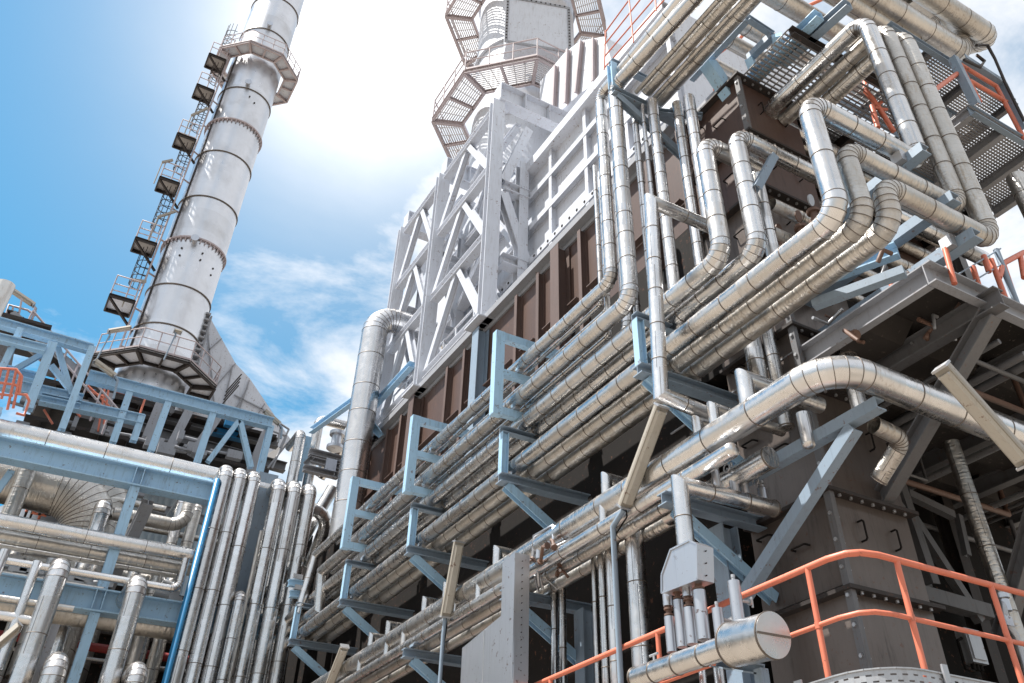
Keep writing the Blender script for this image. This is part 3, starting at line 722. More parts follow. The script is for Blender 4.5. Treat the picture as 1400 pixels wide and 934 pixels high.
# manifold
mx = 6.1
mf = thing('manifold', 'silver manifold drum with a large round capped end in front of the orange rail', 'manifold', (6.0, 6.3, 2.1))
A, B, C_, D = at(868, 928, X=mx), at(1000, 882, X=mx-.02), at(1008, 878, X=mx-.03), at(1058, 868, X=mx-.05)
run_mesh(A, B, .108, .42, 26, caps=(True, False)).build('manifold_pipe', ['cladb', 'seam'], mf)
mb = run_mesh(B, D, .20, 2, 32, caps=(True, True), sw=.01); dr = mb.build('drum', ['cladb', 'seam'], mf)
dd = (D-B).normalized()
mb = MB(); ref = dd.cross(V((0, 0, 1))).normalized(); upd = ref.cross(dd)
mb.obox(D+dd*.006, ref*.20, dd*.008, upd*.008); mb.obox(B.lerp(D, .5)-ref*.203, dd*.12, upd*.012, ref*.006); mb.build('clamp_seam', 'seam', dr)
mb = MB()
for f in (.12, .8): mb.disc(B.lerp(D, f)-ref*.215, ref, .02, .04, 8)
islands(mb, 'clamp_bolt', 'galv', dr)
tubes = [((919, 852), (914, 810), .044), ((933, 845), (929, 806), .044), ((947, 841), (943, 800), .047), ((963, 835), (957, 792), .054)]
for i, (lo, hi, r) in enumerate(tubes):
    p = at(lo[0], lo[1]+40, X=mx); q = V((p.x, p.y, at(hi[0], hi[1], Y=p.y).z+.06))
    mid = [.60, .80, .62, .80][i]; ts = thing('flanged_tube', ['leftmost small silver tube', 'second small silver tube with high coupling', 'third small silver tube with low coupling', 'rightmost thicker silver tube with high coupling'][i]+' between manifold and cone casing', 'tube', p, 'flanged tubes over the manifold')
    j = p.lerp(q, mid)
    MB().tube([p, j-V((0, 0, .05))], r*1.25, 18).build('lower_sleeve', 'sheet', ts)
    MB().tube([j+V((0, 0, .06)), q], r*1.2, 18).build('upper_sleeve', 'sheet', ts)
    mb = MB(); mb.tube([j-V((0, 0, .06)), j+V((0, 0, .07))], r*.7, 12)
    for s in (-.03, .03): mb.disc(j+V((0, 0, s)), (0, 0, 1), r*1.15, .018, 14)
    mb.build('coupling', 'valve', ts)
for i, (q, top, r) in enumerate((((985, 870), (980, 832), .055), ((1012, 862), (1003, 795), .062))):
    p = at(*q, X=mx-.02); h = (at(*top, Y=p.y).z-p.z)
    t = thing('relief_can', ['short silver can with a pin top on the manifold', 'tall silver can with a pin top on the manifold drum'][i], 'canister', p, 'cans on the manifold')
    mb = MB(); mb.tube([p-V((0, 0, .1)), p+V((0, 0, h))], r, 20); mb.build('can_body', 'sheet', t)
    mb = MB(); mb.tube([p+V((0, 0, h)), p+V((0, 0, h+.04))], r*.3, 10); mb.disc(p+V((0, 0, h+.05)), (0, 0, 1), r*.35, .03, 12); mb.build('pin_top', 'galv', t)
    mb = MB(); s0 = p+V((r*.8, -.02, h*.6)); mb.tube([s0, s0+V((.12, -.02, .0))], .018, 8); mb.disc(s0+V((.09, -.02, 0)), (1, 0, 0), .035, .02, 10); mb.tube([s0+V((.12, -.02, -.05)), s0+V((.12, -.02, .05))], .012, 6); mb.build('side_valve', 'galv', t)
p = at(1000, 895, X=mx-.03); t = thing('drain_pot', 'short silver drain pot hanging under the manifold', 'canister', p)
mb = MB(); mb.tube([p+V((0, 0, .06)), p-V((0, 0, .09))], .055, 18); mb.build('pot_body', 'sheet', t)
mb = MB(); mb.tube([p-V((0, 0, .09)), p-V((0, 0, .13))], .012, 8); mb.tube([p+V((.05, 0, -.02)), p+V((.14, -.02, -.02))], .016, 8); mb.disc(p+V((.1, -.01, -.02)), (1, 0, 0), .03, .02, 10); mb.build('pot_valve', 'galv', t)
# handwheel on the manifold's far end
p = at(894, 898, X=mx); t = thing('manifold_valve', 'little T handled valve on the far end of the manifold', 'valve', p)
mb = MB(); mb.tube([p-V((0, 0, .12)), p+V((0, 0, .02))], .014, 8); mb.tube([p+V((0, .07, .02)), p+V((0, -.07, .02))], .014, 8); mb.disc(p-V((0, 0, .05)), (0, 0, 1), .035, .02, 10); mb.build('valve_body', 'galv', t)
t = thing('manifold_support', 'grey blue angle frame standing under the manifold', 'support', at(1030, 930, X=6.3))
a, b, c = at(975, 905, X=6.35), at(1040, 915, X=6.35), at(1040, 990, X=6.35)
MB().beam(a, b, .1, .1, (0, 0, 1), .015, 'C').build('top_angle', 'bluegrey', t); MB().beam(b, V((b.x, b.y, GZ)), .1, .1, (0, 1, 0), .015, 'C').build('leg', 'bluegrey', t)
for i, q in enumerate(((958, 900), (968, 898), (950, 905))):
    p = at(*q, X=6.6); pipe(['left thin drain tube under the manifold', 'right thin drain tube under the manifold', 'hidden drain tube under the manifold'][i], [(p.x+.15*i, p.y, p.z), (p.x+.15*i, p.y, GZ)], .04, seam=.7, n=12, group='drain tubes under the manifold')

# tall sheet casing in front of the lowest row
sc = thing('sheet_casing', 'L shaped grey sheet metal casing with tall neck before the lowest pipes', 'casing', (6.1, 11.0, 2.4))
xs = 6.05
poly = [at(628, 960, X=xs), at(632, 886, X=xs), at(685, 842, X=xs), at(687, 768, X=xs), at(704, 756, X=xs), at(702, 930, X=xs), at(700, 960, X=xs)]
mb = MB(); mb.prism(poly, (.22, 0, 0)); mb.build('casing_body', 'sheet', sc)
mb = MB()
P0, P1 = at(704, 757, X=xs), at(703, 926, X=xs); yy = P0.y-.012
mb.box((xs-.012, yy-.01, P1.z), (xs+.235, yy+.006, P0.z+.012)); mb.build('edge_cover', 'sheet', sc)
mb = MB(); bolts(mb, (xs+.11, yy-.01, P1.z+.05), (xs+.11, yy-.01, P0.z-.05), (0, -1, 0), 16, .0065); islands(mb, 'rivet', 'darksteel', sc)
mb = MB(); a, b = at(662, 862, X=xs), at(660, 950, X=xs); mb.bar(a-V((.004, 0, 0)), b-V((.004, 0, 0)), .02, .008, (1, 0, 0)); mb.build('joint_strip', 'galv', sc)
# valve cluster to the right of its neck
vc = thing('valve_cluster', 'tangle of rusty valves and tubing on the lowest pipes beside the casing neck', 'valve', at(730, 775, X=6.5))
rv = random.Random(3); mb = MB(); mg = MB()
c0 = at(738, 775, X=6.45)
for i in range(16):
    a = c0+V((rv.uniform(-.15, .3), rv.uniform(-.45, .35), rv.uniform(-.28, .22))); b = a+V((rv.uniform(-.15, .2), rv.uniform(-.25, .25), rv.uniform(-.18, .18)))
    (mb if i % 2 else mg).tube([a, a.lerp(b, .5)+V((0, 0, rv.uniform(-.05, .07))), b], rv.uniform(.012, .028), 7)
    if i % 2: mb.disc(a, b-a, .05, .03, 10)
islands(mb, 'valve_body', 'valve', vc); islands(mg, 'tubing', 'galv', vc)
mb = MB(); mb.tube([c0+V((.05, .3, .18)), c0+V((.05, .25, .55)), c0+V((.05, -.3, .52)), c0+V((.05, -.3, .3))], .025, 8); mb.tube([c0+V((.1, .2, .2)), c0+V((.1, .17, .5))], .05, 10); mb.build('bypass_loop', 'sheet', vc)

# vertical pipes below the lowest row
GV = 'vertical pipes below the lowest row'
for i, (px, py, r) in enumerate(((812, 780, .04), (823, 778, .06), (836, 770, .085), (868, 752, .13), (758, 826, .055), (769, 826, .055), (784, 690, .05))):
    p = at(px, py, X=7.0 if i < 4 else 7.2)
    if i == 6: continue
    pipe(['thinnest vertical tube left of the near lamp pole', 'slim vertical tube with a thicker head left of the near lamp pole', 'vertical tube just left of the near lamp pole', 'thickest vertical pipe right of the near lamp pole',
          'left tube of the pair right of the sheet casing', 'right tube of the pair right of the sheet casing'][i], [(p.x, p.y, p.z+.4), (p.x, p.y, GZ)], r, group=GV, seam=.85, n=18)
# blue columns and inner steelwork seen in the dark below
for i, (px, w, x) in enumerate(((1003, .26, 7.45), (800, .26, 7.75), (670, .24, 7.8))):
    p = at(px, 830, X=x)
    o = MB().beam((x, p.y, GZ), (x, p.y, 4.3), .26, w, (1, 0, 0), .02).build('steel_column', 'bluegrey', None, (x, p.y, GZ))
    tag(o, ['blue grey steel column in the dark right of the cone casing', 'blue grey steel column in the dark behind the vertical tubes', 'blue grey steel column in the dark behind the sheet casing'][i], 'column', 'steel columns under the pipes')
# ================================================================= slab at the short face
slab = thing('equipment_slab', 'overhanging grey equipment slab with peeling black underside at the furnace short face', 'platform', (11, 5.6, 6.2))
sx0, sx1, sy0, sy1, sz0, sz1 = 8.05, 16.5, 4.52, 9.5, 6.14, 6.44
MB().beam((sx0-.06, sy0, (sz0+sz1)/2), (sx1, sy0, (sz0+sz1)/2), sz1-sz0, .12, (0, 0, 1), .02, 'C').build('edge_beam', 'grey', slab)
MB().beam((sx0, sy1, (sz0+sz1)/2), (sx0, sy0+.07, (sz0+sz1)/2), sz1-sz0, .12, (0, 0, 1), .02, 'C').build('edge_beam', 'grey', slab)
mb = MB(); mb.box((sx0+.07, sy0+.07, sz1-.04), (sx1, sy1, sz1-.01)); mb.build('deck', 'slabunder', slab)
for x in (8.9, 10.3, 11.7, 13.2, 14.8):
    MB().beam((x, sy0-.25 if x < 9 else sy0+.08, sz0-.02), (x, sy1, sz0-.02), .26, .18, (0, 0, 1), .02).build('joist', 'soiled_shade', slab)
for y in (5.4, 6.6, 7.9):
    for a, b in ((8.13, 8.78), (9.02, 10.18), (10.42, 11.58), (11.82, 13.08), (13.32, 14.68)):
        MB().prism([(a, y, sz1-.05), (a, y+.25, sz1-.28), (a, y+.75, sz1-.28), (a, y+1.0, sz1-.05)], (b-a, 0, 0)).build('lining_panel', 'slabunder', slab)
MB().beam((8.9, sy0-.05, 6.0), (9.0, 6.7, 4.55), .2, .2, (0, 1, 0), .02).build('strut', 'soiled_shade', slab)
MB().beam((10.9, sy0+.2, 6.0), (10.9, 6.9, 3.2), .2, .2, (0, 1, 0), .02).build('strut', 'soiled_shade', slab)
rv = random.Random(31); t = thing('underslab_lines', 'small pipes and conduits hung under the dark equipment slab', 'pipes', (11, 6.5, 5.9))
for i in range(14):
    x = rv.uniform(9.1, 14); y = rv.uniform(5.0, 8.5); z = rv.uniform(5.75, 6.1)
    if i % 2: MB().tube([(x, 4.7, z), (x, 9, z)], rv.uniform(.02, .06), 8).build('conduit', 'soiled_shade' if i % 3 else 'galv', t)
    else: MB().tube([(9.0, y, z-.3), (x+1.5, y, z-.3), (x+1.5, y, z+.3)], rv.uniform(.02, .05), 8).build('conduit', 'soiled_shade' if i % 3 else 'valve', t)
# brace bracket left of the corner post (V shaped, supports the big pipe)
t = thing('corner_bracket', 'blue grey inclined bracket arm with diagonal brace below the large bent pipe', 'bracket', (7.35, 7.6, 3.3))
a, b, c = at(1190, 548, Y=5.6), at(1065, 618, X=7.92), at(1040, 790, X=7.9)
MB().beam((7.35, 5.2, 4.68), (7.35, 7.75, 4.68), .14, .15, (0, 0, 1), .02, 'C').build('arm', 'bluegrey', t)
MB().beam((7.35, 5.6, 4.58), (7.35, 7.7, 3.35), .14, .14, (0, 0, 1), .02, 'C').build('brace', 'bluegrey', t)
# steelwork in the recess under the slab
rec = thing('recess_frame', 'grey braced steel frame in the dark recess right of the bolted corner panels', 'frame', (11, 8.3, GZ))
yr = 8.0
for a, b, w in (((1226, 655), (1275, 800), .16), ((1236, 690), (1340, 850), .13), ((1240, 675), (1302, 705), .12), ((1242, 808), (1350, 838), .2), ((1230, 690), (1205, 740), .13), ((1310, 705), (1322, 760), .1)):
    MB().beam(at(*a, Y=yr), at(*b, Y=yr), w, w, (0, 1, 0), .02, 'C').build('frame_member', 'soiled_shade', rec)
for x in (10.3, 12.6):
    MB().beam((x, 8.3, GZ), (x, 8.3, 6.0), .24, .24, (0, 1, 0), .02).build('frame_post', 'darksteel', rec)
mb = MB(); mb.box((9.4, 8.62, GZ), (XB, 8.7, 6.1)); mb.build('recess_back', 'soot_shade', rec)
# pipes going down under the slab
pipe('long vertical silver pipe in the dark recess at the right', [at(1300, 605, Y=6.6), V((at(1300, 605, Y=6.6).x+.12, 6.6, GZ))], .11, seam=.75, mat='cladw')
pipe('short insulated pipe dropping from below the slab to behind the large bent pipe', [(8.35, 6.2, 6.5), (8.35, 6.2, 5.35)], .12, seam=.45)
pipe('wrapped elbow hanging from the underside of the large bent pipe', [(7.62, 5.55, 4.66), (8.08, 5.55, 4.60), (8.05, 6.0, 4.28)], .10, 1.0, seam=.3, mat='cladw', caps=(False, True))
pipe('capped silver stub hanging below the big pipe near its bend', [(7.25, 6.2, 5.0), (7.25, 6.2, 4.62)], .08, dome=(False, True), seam=.5, n=18, cat='pipe stub', name='stub_pipe')
for i, (x, y, z0, z1, r) in enumerate(((7.62, 7.12, 5.9, 6.9, .13), (7.78, 6.95, 5.3, 6.9, .095))):
    pipe(['fat drop pipe left of the bolted corner box', 'slim drop pipe touching the bolted corner box'][i], [(x, y, z1), (x, y, z0)], r, seam=.5, n=18, caps=(False, True), cat='pipe stub', name='stub_pipe')
# grey beam with two arms carrying the offset loops
for i, q in enumerate(((1238, 188, 1208, 215), (1260, 245, 1235, 268), (1285, 305, 1232, 350))):
    zz = (8.22, 7.48, 6.94)[i]; xx = (8.2, 8.45, 8.6)[i]
    t = thing('saddle_beam', ['grey beam end under the top short face pipe', 'grey beam end under the middle short face pipe', 'grey beam end under the lowest short face pipe'][i], 'beam', (xx, 5, zz), 'beam ends under the short face pipes')
    MB().beam((xx, 4.1, zz-.09), (xx, 6.7, zz-.09), .15, .17, (0, 0, 1), .02, 'C').build('beam', 'bluegrey', t)
    mb = MB(); mb.obox((xx-.14, 4.42, zz-.08), (.05, 0, 0), (0, .08, 0), (0, 0, .08)); mb.build('shoe', 'galv', t)
o = MB().beam(at(1237, 371, Z=6.3), at(1112, 417, Z=6.3), .11, .13, (0, 0, 1), .02, 'B').build('support_beam', 'bluegrey', None, (7.5, 5.2, 6.2)); tag(o, 'rusty ended grey beam under the three lower pipes at the corner', 'beam')
o = MB().beam(at(1058, 214, Y=5.95), at(1034, 258, Y=5.95), .10, .12, (0, 1, 0), .02, 'C').build('support_beam', 'bluegrey', None, (7.8, 5.7, 8.5)); tag(o, 'short blue strut crossing under the short face pipe by the twin risers', 'beam')
pipe('silver pipe between the twin corner risers, set behind them', [(7.35, 6.2, 6.9), (7.35, 6.2, 8.95)], .1, seam=.5, n=18, dome=(False, True))
for i, (y, z, r) in enumerate(((6.25, 8.55, .10), (6.35, 8.1, .085), (6.45, 7.6, .07))):
    pipe(['upper brown stained pipe low along the short face', 'middle brown stained pipe low along the short face', 'thin pipe low along the short face'][i], [(7.6, y, z), (11.5, y, z)], r, mat='cladw', seam=.6, n=18, group='short face low pipes')
# valves at the corner
for i, q in enumerate(((1112, 290), (1095, 312), (1068, 330))):
    p = at(*q, X=8.0 if i else 8.2); t = thing('root_valve', ['valve with a white round tag by the corner bend', 'rusty valve right of the corner bend', 'rusty valve near the twin riser bends'][i], 'valve', p, 'rusty root valves')
    mb = MB(); mb.tube([p, p+V((0, 0, -.5))], .06, 10); mb.disc(p, (0, 0, 1), .10, .05, 12); mb.disc(p-V((0, 0, .2)), (0, 0, 1), .1, .05, 12); mb.build('valve_body', 'valve', t)
    mb = MB(); mb.disc(p+V((-.12, -.1, .1)), (.3, -1, -.3), .09, .02, 16); mb.build('handwheel', 'galv' if i == 0 else 'valve', t)
o = MB().beam((7.9, 5.9, 7.1), (8.3, 5.0, 7.1), .2, .14, (0, 0, 1), .02, 'C').build('support_beam', 'blue', None, (8, 5.5, 7)); tag(o, 'small pale blue bracket by the rusty valves', 'beam')
for i, q in enumerate(((1218, 385, 1222, 402), (1292, 340, 1305, 388))):
    a, b = at(q[0], q[1], Y=5.2 if i != 1 else 4.46), at(q[2], q[3], Y=5.2 if i != 1 else 4.46)
    o = MB().tube([a, b], .035, 10).build('handrail_post', 'orange', None, b); tag(o, ['short orange post end under the slab corner', 'orange post clamped on the slab edge'][i], 'post')
# rusty valve and tubing bits hanging around the slab edge, at the corner box
rv = random.Random(11); t = thing('valve_cluster', 'rusty valves and small tubing hanging between the lower pipes and the slab corner', 'valve', (8.4, 5.6, 6.6)); mb = MB(); mg = MB()
for i in range(26):
    a = V((rv.uniform(7.9, 9.6), rv.uniform(4.9, 6.4), rv.uniform(6.0, 6.95))); b = a+V((rv.uniform(-.3, .3), rv.uniform(-.3, .3), rv.uniform(-.25, .25)))
    (mb if i % 2 else mg).tube([a, V((b.x, a.y, a.z)), b], rv.uniform(.014, .035), 7)
    if i % 3 == 0: mb.disc(a, b-a, .07, .04, 12)
islands(mb, 'valve_body', 'valve', t); islands(mg, 'tubing', 'galv', t)

# ================================================================= upper right: overhead pipes, frames, gratings
GO = 'overhead pipes across the upper corner'
for i, (px, py, zz, x1, r, lab) in enumerate(((1050, -10, 13.55, 12.3, .20, 'front stained pipe running right under the sky at the top edge'), (1008, 30, 13.55, 11.6, .17, 'second stained overhead pipe behind the blue frame'),
                                          (985, 50, 13.55, 9.2, .15, 'short overhead pipe inside the blue frame'), (975, 88, 13.4, 8.75, .125, 'short overhead pipe ending on the blue frame'))):
    p = at(px, py, Z=zz); pipe(lab, [(p.x-.5, p.y, zz), (x1, p.y, zz)], r, group=GO, mat='cladw', seam=.8)
p = at(1160, 5, Z=13.7); pipe('wide stained overhead pipe over the tall riser tops', [(8.2, p.y, 13.7), (11.4, p.y, 13.7)], .19, group=GO, mat='cladw', seam=.6, caps=(False, True))
p = at(1215, 10, Z=13.9); pipe('large overhead pipe with an elbow turning away over the grating', [(8.6, p.y, 13.9), (12.6, p.y, 13.9), (12.6, p.y, 15.2), (11.6, p.y, 15.2)], .235, 1.0, group=GO, mat='cladw', seam=.7)
p = at(1285, 5, Z=14.4); pipe('overhead pipe with a dark hooked end against the sky at the top right', [(9.0, p.y, 14.4), (13.2, p.y, 14.4), (13.2, p.y+.75, 14.9), (12.6, p.y+.9, 15.3)], .22, 1.0, group=GO, mat='cladw', seam=.6)
# blue support frame under them
t = thing('pipe_hanger', 'blue grey trapezoid hanger frame under the overhead pipes at the top', 'bracket', (8.6, 6.4, 12.6))
def pb(a, b, z, w=.16, col='bluegrey', nm='frame_member', kind='C', z2=None):
    p, q = at(*a, Z=z), at(*b, Z=z2 or z); MB().beam(p, q, w, w*.9, (0, 0, 1), .018, kind).build(nm, col, t)
pb((945, 108), (1022, 25), 12.9, .13); pb((1022, 25), (1057, 48), 12.9, .12); pb((1057, 48), (1024, 80), 12.8, .14)
pb((1010, 128), (1120, 20), 12.5, .2, 'blue'); pb((1062, 48), (1068, 88), 12.7, .2, 'blue', kind='B', z2=12.5); pb((968, 88), (1000, 135), 12.7, .26, 'blue', kind='B', z2=12.0); pb((1025, 82), (1030, 95), 12.7, .16, 'blue', kind='B', z2=12.5)
pb((1068, 88), (1160, 5), 12.45, .18)
# grating walkway between
def grating(mb, x0, x1, y0, y1, z, pitch=.09, cross=.16):
    n = int((y1-y0)/pitch)
    for i in range(n+1): mb.bar((x0, y0+i*pitch, z), (x1, y0+i*pitch, z), .03, .03)
    n = int((x1-x0)/cross)
    for i in range(n+1): mb.bar((x0+i*cross, y0, z+.022), (x0+i*cross, y1, z+.022), .022, .012)
wk = thing('inner_walkway', 'dark grated walkway seen from below between the overhead pipes and the furnace corner', 'walkway', (9.2, 7, 12.3))
mb = MB(); grating(mb, 8.2, 11.6, 5.55, 7.6, 12.35); mb.build('grating', 'grating', wk)
for y in (5.5, 7.65): MB().beam((8.2, y, 12.28), (11.6, y, 12.28), .2, .1, (0, 0, 1), .02, 'C').build('edge_beam', 'darksteel', wk)
mb = MB()
for a, b in (((975, 90), (978, 135)), ((968, 84), (1000, 60)), ((1010, 55), (1030, 30)), ((1078, 20), (1140, -8)), ((1060, 10), (1090, -10))): mb.tube([at(*a, Z=14.2), at(*b, Z=14.2)], .035, 8)
mb.build('handrail', 'orange', wk)
# grated platform at the far right
gp = thing('grated_platform', 'galvanised grating platform with grey frame and orange rails at the top right', 'platform', (13, 3.6, 10))
GZP = 11.46
fx0, fx1, fy0, fy1 = 11.4, 14.07, 4.7, 6.29
mb = MB(); grating(mb, fx0, fx1, fy0, fy1, GZP, .058, .075); mb.build('grating', 'grating', gp)
for y in (fy0, fy1): MB().beam((fx0, y, GZP-.09), (fx1, y, GZP-.09), .22, .1, (0, 0, 1), .02, 'C').build('edge_beam', 'bluegrey', gp)
for x in (fx0+.05, 12.3, 13.2, fx1-.05): MB().beam((x, fy0+.06, GZP-.10), (x, fy1-.06, GZP-.10), .2, .12, (0, 0, 1), .02).build('joist', 'grey', gp)
for a, b in (((1303, 80), (1335, 145)), ((1316, 80), (1370, 115)), ((1370, 115), (1400, 180))):
    p, q = at(*a, Y=fy0-.06), at(*b, Y=fy0-.06); MB().beam(p, q, .15, .12, (0, 1, 0), .018, 'C').build('side_frame', 'bluegrey', gp)
mb = MB()
for a, b in (((1312, 88), (1362, 118)), ((1312, 88), (1340, 140)), ((1325, 110), (1380, 142)), ((1362, 118), (1400, 190)), ((1275, 125), (1310, 100))): mb.tube([at(*a, Y=fy0-.02), at(*b, Y=fy0-.02)], .045, 8)
mb.build('orange_rail', 'orange', gp)
mb = MB(); mb.tube([at(*q, Y=4.5) for q in ((1335, 62), (1350, 62), (1360, 80), (1375, 115), (1400, 165))], .03, 8); mb.tube([at(*q, Y=4.5) for q in ((1335, 75), (1346, 84), (1340, 92), (1318, 82))], .03, 8); mb.build('bent_tube', 'darksteel', gp)
# upper deck and dark rear deck filling the corner behind the risers
t = thing('upper_deck', 'grey beam and grating deck above the grated platform at the top right', 'platform', (12.5, 5.6, 13.0))
mb = MB(); grating(mb, 11.3, 13.7, 4.9, 6.6, 13.2, .058, .075); mb.build('grating', 'grating', t)
for y in (4.85, 5.7, 6.6): MB().beam((10.2, y, 13.1), (13.75, y, 13.1), .16, .1, (0, 0, 1), .018, 'C').build('deck_beam', 'bluegrey', t)
for x in (11.3, 12.5, 13.7): MB().beam((x, 4.9, 13.08), (x, 7.6, 13.08), .16, .1, (0, 0, 1), .018).build('deck_joist', 'soiled_shade', t)
t = thing('rear_deck', 'dark grated deck with joists behind the tall stained risers', 'platform', (12.5, 7.5, 12.2))
mb = MB(); grating(mb, 9.6, 14.5, 6.5, 10.5, 12.2, .07, .1); mb.build('grating', 'soiled_shade', t)
for x in (9.7, 10.7, 11.7, 12.7, 13.7, 14.5): MB().beam((x, 6.4, 12.05), (x, 10.6, 12.05), .22, .14, (0, 0, 1), .02).build('deck_joist', 'darksteel', t)
for y in (6.45, 8.4): MB().beam((9.6, y, 12.04), (14.6, y, 12.04), .2, .12, (0, 0, 1), .02, 'C').build('deck_beam', 'soiled_shade', t)
for x in (11.2, 13.9): MB().beam((x, 7.2, 6.45), (x, 7.2, 11.9), .22, .22, (0, 1, 0), .02).build('deck_post', 'soiled_shade', t)
for i_, (y_, z_, r_, lab_) in enumerate(((7.0, 11.6, .11, 'stained pipe under the rear deck, front one'), (7.5, 11.5, .09, 'stained pipe under the rear deck, middle one'), (8.0, 11.62, .13, 'stained pipe under the rear deck, back one'))):
    pipe(lab_, [(9.45, y_, z_), (14.6, y_, z_)], r_, mat='cladw', seam=.6, n=16, group='pipes under the rear deck')
rv = random.Random(21); t = thing('valve_cluster', 'dark cluster of valves and lines under the rear deck by the orange ladder', 'valve', (10.6, 6.9, 11.2))
mb = MB(); mg = MB()
for i in range(22):
    a = V((rv.uniform(9.8, 12.2), rv.uniform(6.7, 7.6), rv.uniform(10.7, 11.9))); b = a+V((rv.uniform(-.5, .5), rv.uniform(-.3, .3), rv.uniform(-.35, .35)))
    (mb if i % 2 else mg).tube([a, V((b.x, a.y, a.z)), b], rv.uniform(.02, .05), 7)
    if i % 3 == 0: mb.disc(a, b-a, .09, .05, 12)
islands(mb, 'valve_body', 'darksteel', t); islands(mg, 'tubing', 'galv', t)
# ladder hoop in orange behind the tall risers
t = thing('ladder_cage', 'orange ladder cage behind the tall risers at the upper right', 'ladder', at(1215, 190, Y=6.0))
mb = MB(); mb.tube([at(*q, Y=5.8) for q in ((1222, 180), (1200, 145), (1184, 125), (1183, 112), (1192, 108))], .05, 8); mb.tube([at(*q, Y=5.8) for q in ((1212, 150), (1196, 148), (1205, 140))], .035, 8); mb.tube([at(*q, Y=5.8) for q in ((1200, 175), (1192, 145))], .05, 8); mb.build('cage_bars', 'orange', t)
# behind the grating: a pair of elbows and the rail of the next platform
pipe('left of two small elbows below the grating at the right edge', [(12.6, 5.0, 10.6), (12.6, 5.0, 8.7), (13.6, 5.0, 8.7)], .16, 1.1, seam=.5, mat='cladw', group='elbows at the right edge')
pipe('right of two small elbows below the grating at the right edge', [(13.0, 5.15, 10.6), (13.0, 5.15, 8.5), (14.4, 5.15, 8.5)], .16, 1.1, seam=.5, mat='cladw', group='elbows at the right edge')
t = thing('slab_railing', 'orange railing with curved top standing on the equipment slab at the right edge', 'railing', (10.6, 4.7, 6.45))
mb = MB(); yy = 4.75
for q in (((1400, 345), (1372, 360), (1366, 380)), ((1372, 362), (1388, 410)), ((1345, 350), (1352, 372)), ((1330, 365), (1347, 420)), ((1355, 355), (1382, 428)), ((1395, 350), (1400, 380))): mb.tube([at(*p, Y=yy) for p in q], .04, 8)
mb.build('rails', 'orange', t); mb = MB(); mb.tube([at(1362, 342, Y=yy), at(1392, 420, Y=yy)], .045, 8); mb.tube([at(1310, 375, Y=yy), at(1368, 340, Y=yy)], .012, 6); mb.tube([at(1330, 385, Y=yy), at(1385, 352, Y=yy)], .012, 6); mb.build('grey_tube', 'bluegrey', t)
# roof railing at the top beside the flue duct
t = thing('roof_railing', 'thin red roof railing against the white sky beside the four roof pipes', 'railing', at(826, 95, X=6.7))
mb = MB(); xx = 6.75
for a, b in (((826, 95), (828, 42)), ((827, 45), (860, 0)), ((826, 62), (875, 0)), ((826, 78), (893, 0)), ((827, 92), (908, 0)), ((860, 0), (866, 58)), ((893, -60), (897, 15))): mb.tube([at(*a, X=xx), at(*b, X=xx)], .016, 8)
mb.build('rails', 'orange', t)

# ================================================================= walkway with orange rail, bottom right
WX, WY, WZ, WT = 6.45, 5.27, 1.86, 2.95
wr = thing('walkway_railing', 'bright orange tubular railing that turns the corner in front of the furnace', 'railing', (WX, WY, WZ))
c1, c2 = V((WX, WY+.32, 0)), V((WX+.32, WY, 0))
def path(z): return [V((WX, 24, z)), V((WX, WY+.32, z)), V((WX+.05, WY+.13, z)), V((WX+.15, WY+.04, z)), V((WX+.34, WY, z)), V((14, WY, z))]
mb = MB(); mb.tube(path(WT), .031, 12); mb.build('top_rail', 'orange', wr)
mb = MB(); mb.tube(path(WT-.53), .023, 12); mb.build('middle_rail', 'orange', wr)
for p in ((WX, 5.85), (WX, 8.25), (WX, 10.6), (WX, 12.9), (WX, 15.2), (WX+.58, WY), (8.40, WY), (9.9, WY)):
    MB().tube([(p[0], p[1], WZ-.1), (p[0], p[1], WT)], .029, 12).build('post', 'orange', wr)
    MB().disc((p[0], p[1], WT-.53), (0, 0, 1), .0335, .06, 14).build('weld_collar', 'orange', wr)
    MB().box((p[0]-.06, p[1]-.06, WZ-.1), (p[0]+.06, p[1]+.06, WZ-.085)).build('base_plate', 'orange', wr)
wk = thing('walkway', 'grated walkway with perforated kerb tray below the orange railing', 'walkway', (WX+.6, WY+.5, WZ-.2))
mb = MB(); mb.box((WX+.04, WY+1.3, WZ-.14), (XF-.3, 24, WZ-.10)); mb.box((WX+.04, WY+.04, WZ-.14), (14, WY+1.3, WZ-.10)); mb.build('deck', 'grating', wk)
# perforated tray following the corner: strip with slots cut through it
tray = thing('cable_tray', 'pale perforated steel tray curving round the walkway corner at the bottom right', 'cable tray', (WX-.1, WY-.1, 1.75))
tp = [V((WX-.14, WY+1.0, 0)), V((WX-.14, WY+.38, 0))]+[V((WX+.36-.5*math.cos(a), WY+.36-.5*math.sin(a), 0)) for a in [PI/2*i/6 for i in range(1, 6)]]+[V((WX+.36, WY-.14, 0)), V((WX+2.2, WY-.14, 0))]
L = [0]
for a, b in zip(tp[:-1], tp[1:]): L.append(L[-1]+(b-a).length)
def along(s):
    for i in range(len(tp)-1):
        if s <= L[i+1] or i == len(tp)-2: return tp[i].lerp(tp[i+1], (s-L[i])/(L[i+1]-L[i]))
mb = MB(); zt0, zt1 = 1.73, 1.93; n = int(L[-1]/.05); zr = [zt0, zt0+.045, zt0+.06, zt0+.095, zt0+.11, zt0+.145, zt0+.16, zt1]
vs = [along(L[-1]*i/n)+V((0, 0, z)) for i in range(n+1) for z in zr]; fs = []
for i in range(n):
    for j in range(7):
        if (j == 1 and i % 2 == 0) or (j == 3 and i % 2 == 1) or (j == 5 and i % 2 == 0): continue
        fs.append((i*8+j, i*8+j+1, (i+1)*8+j+1, (i+1)*8+j))
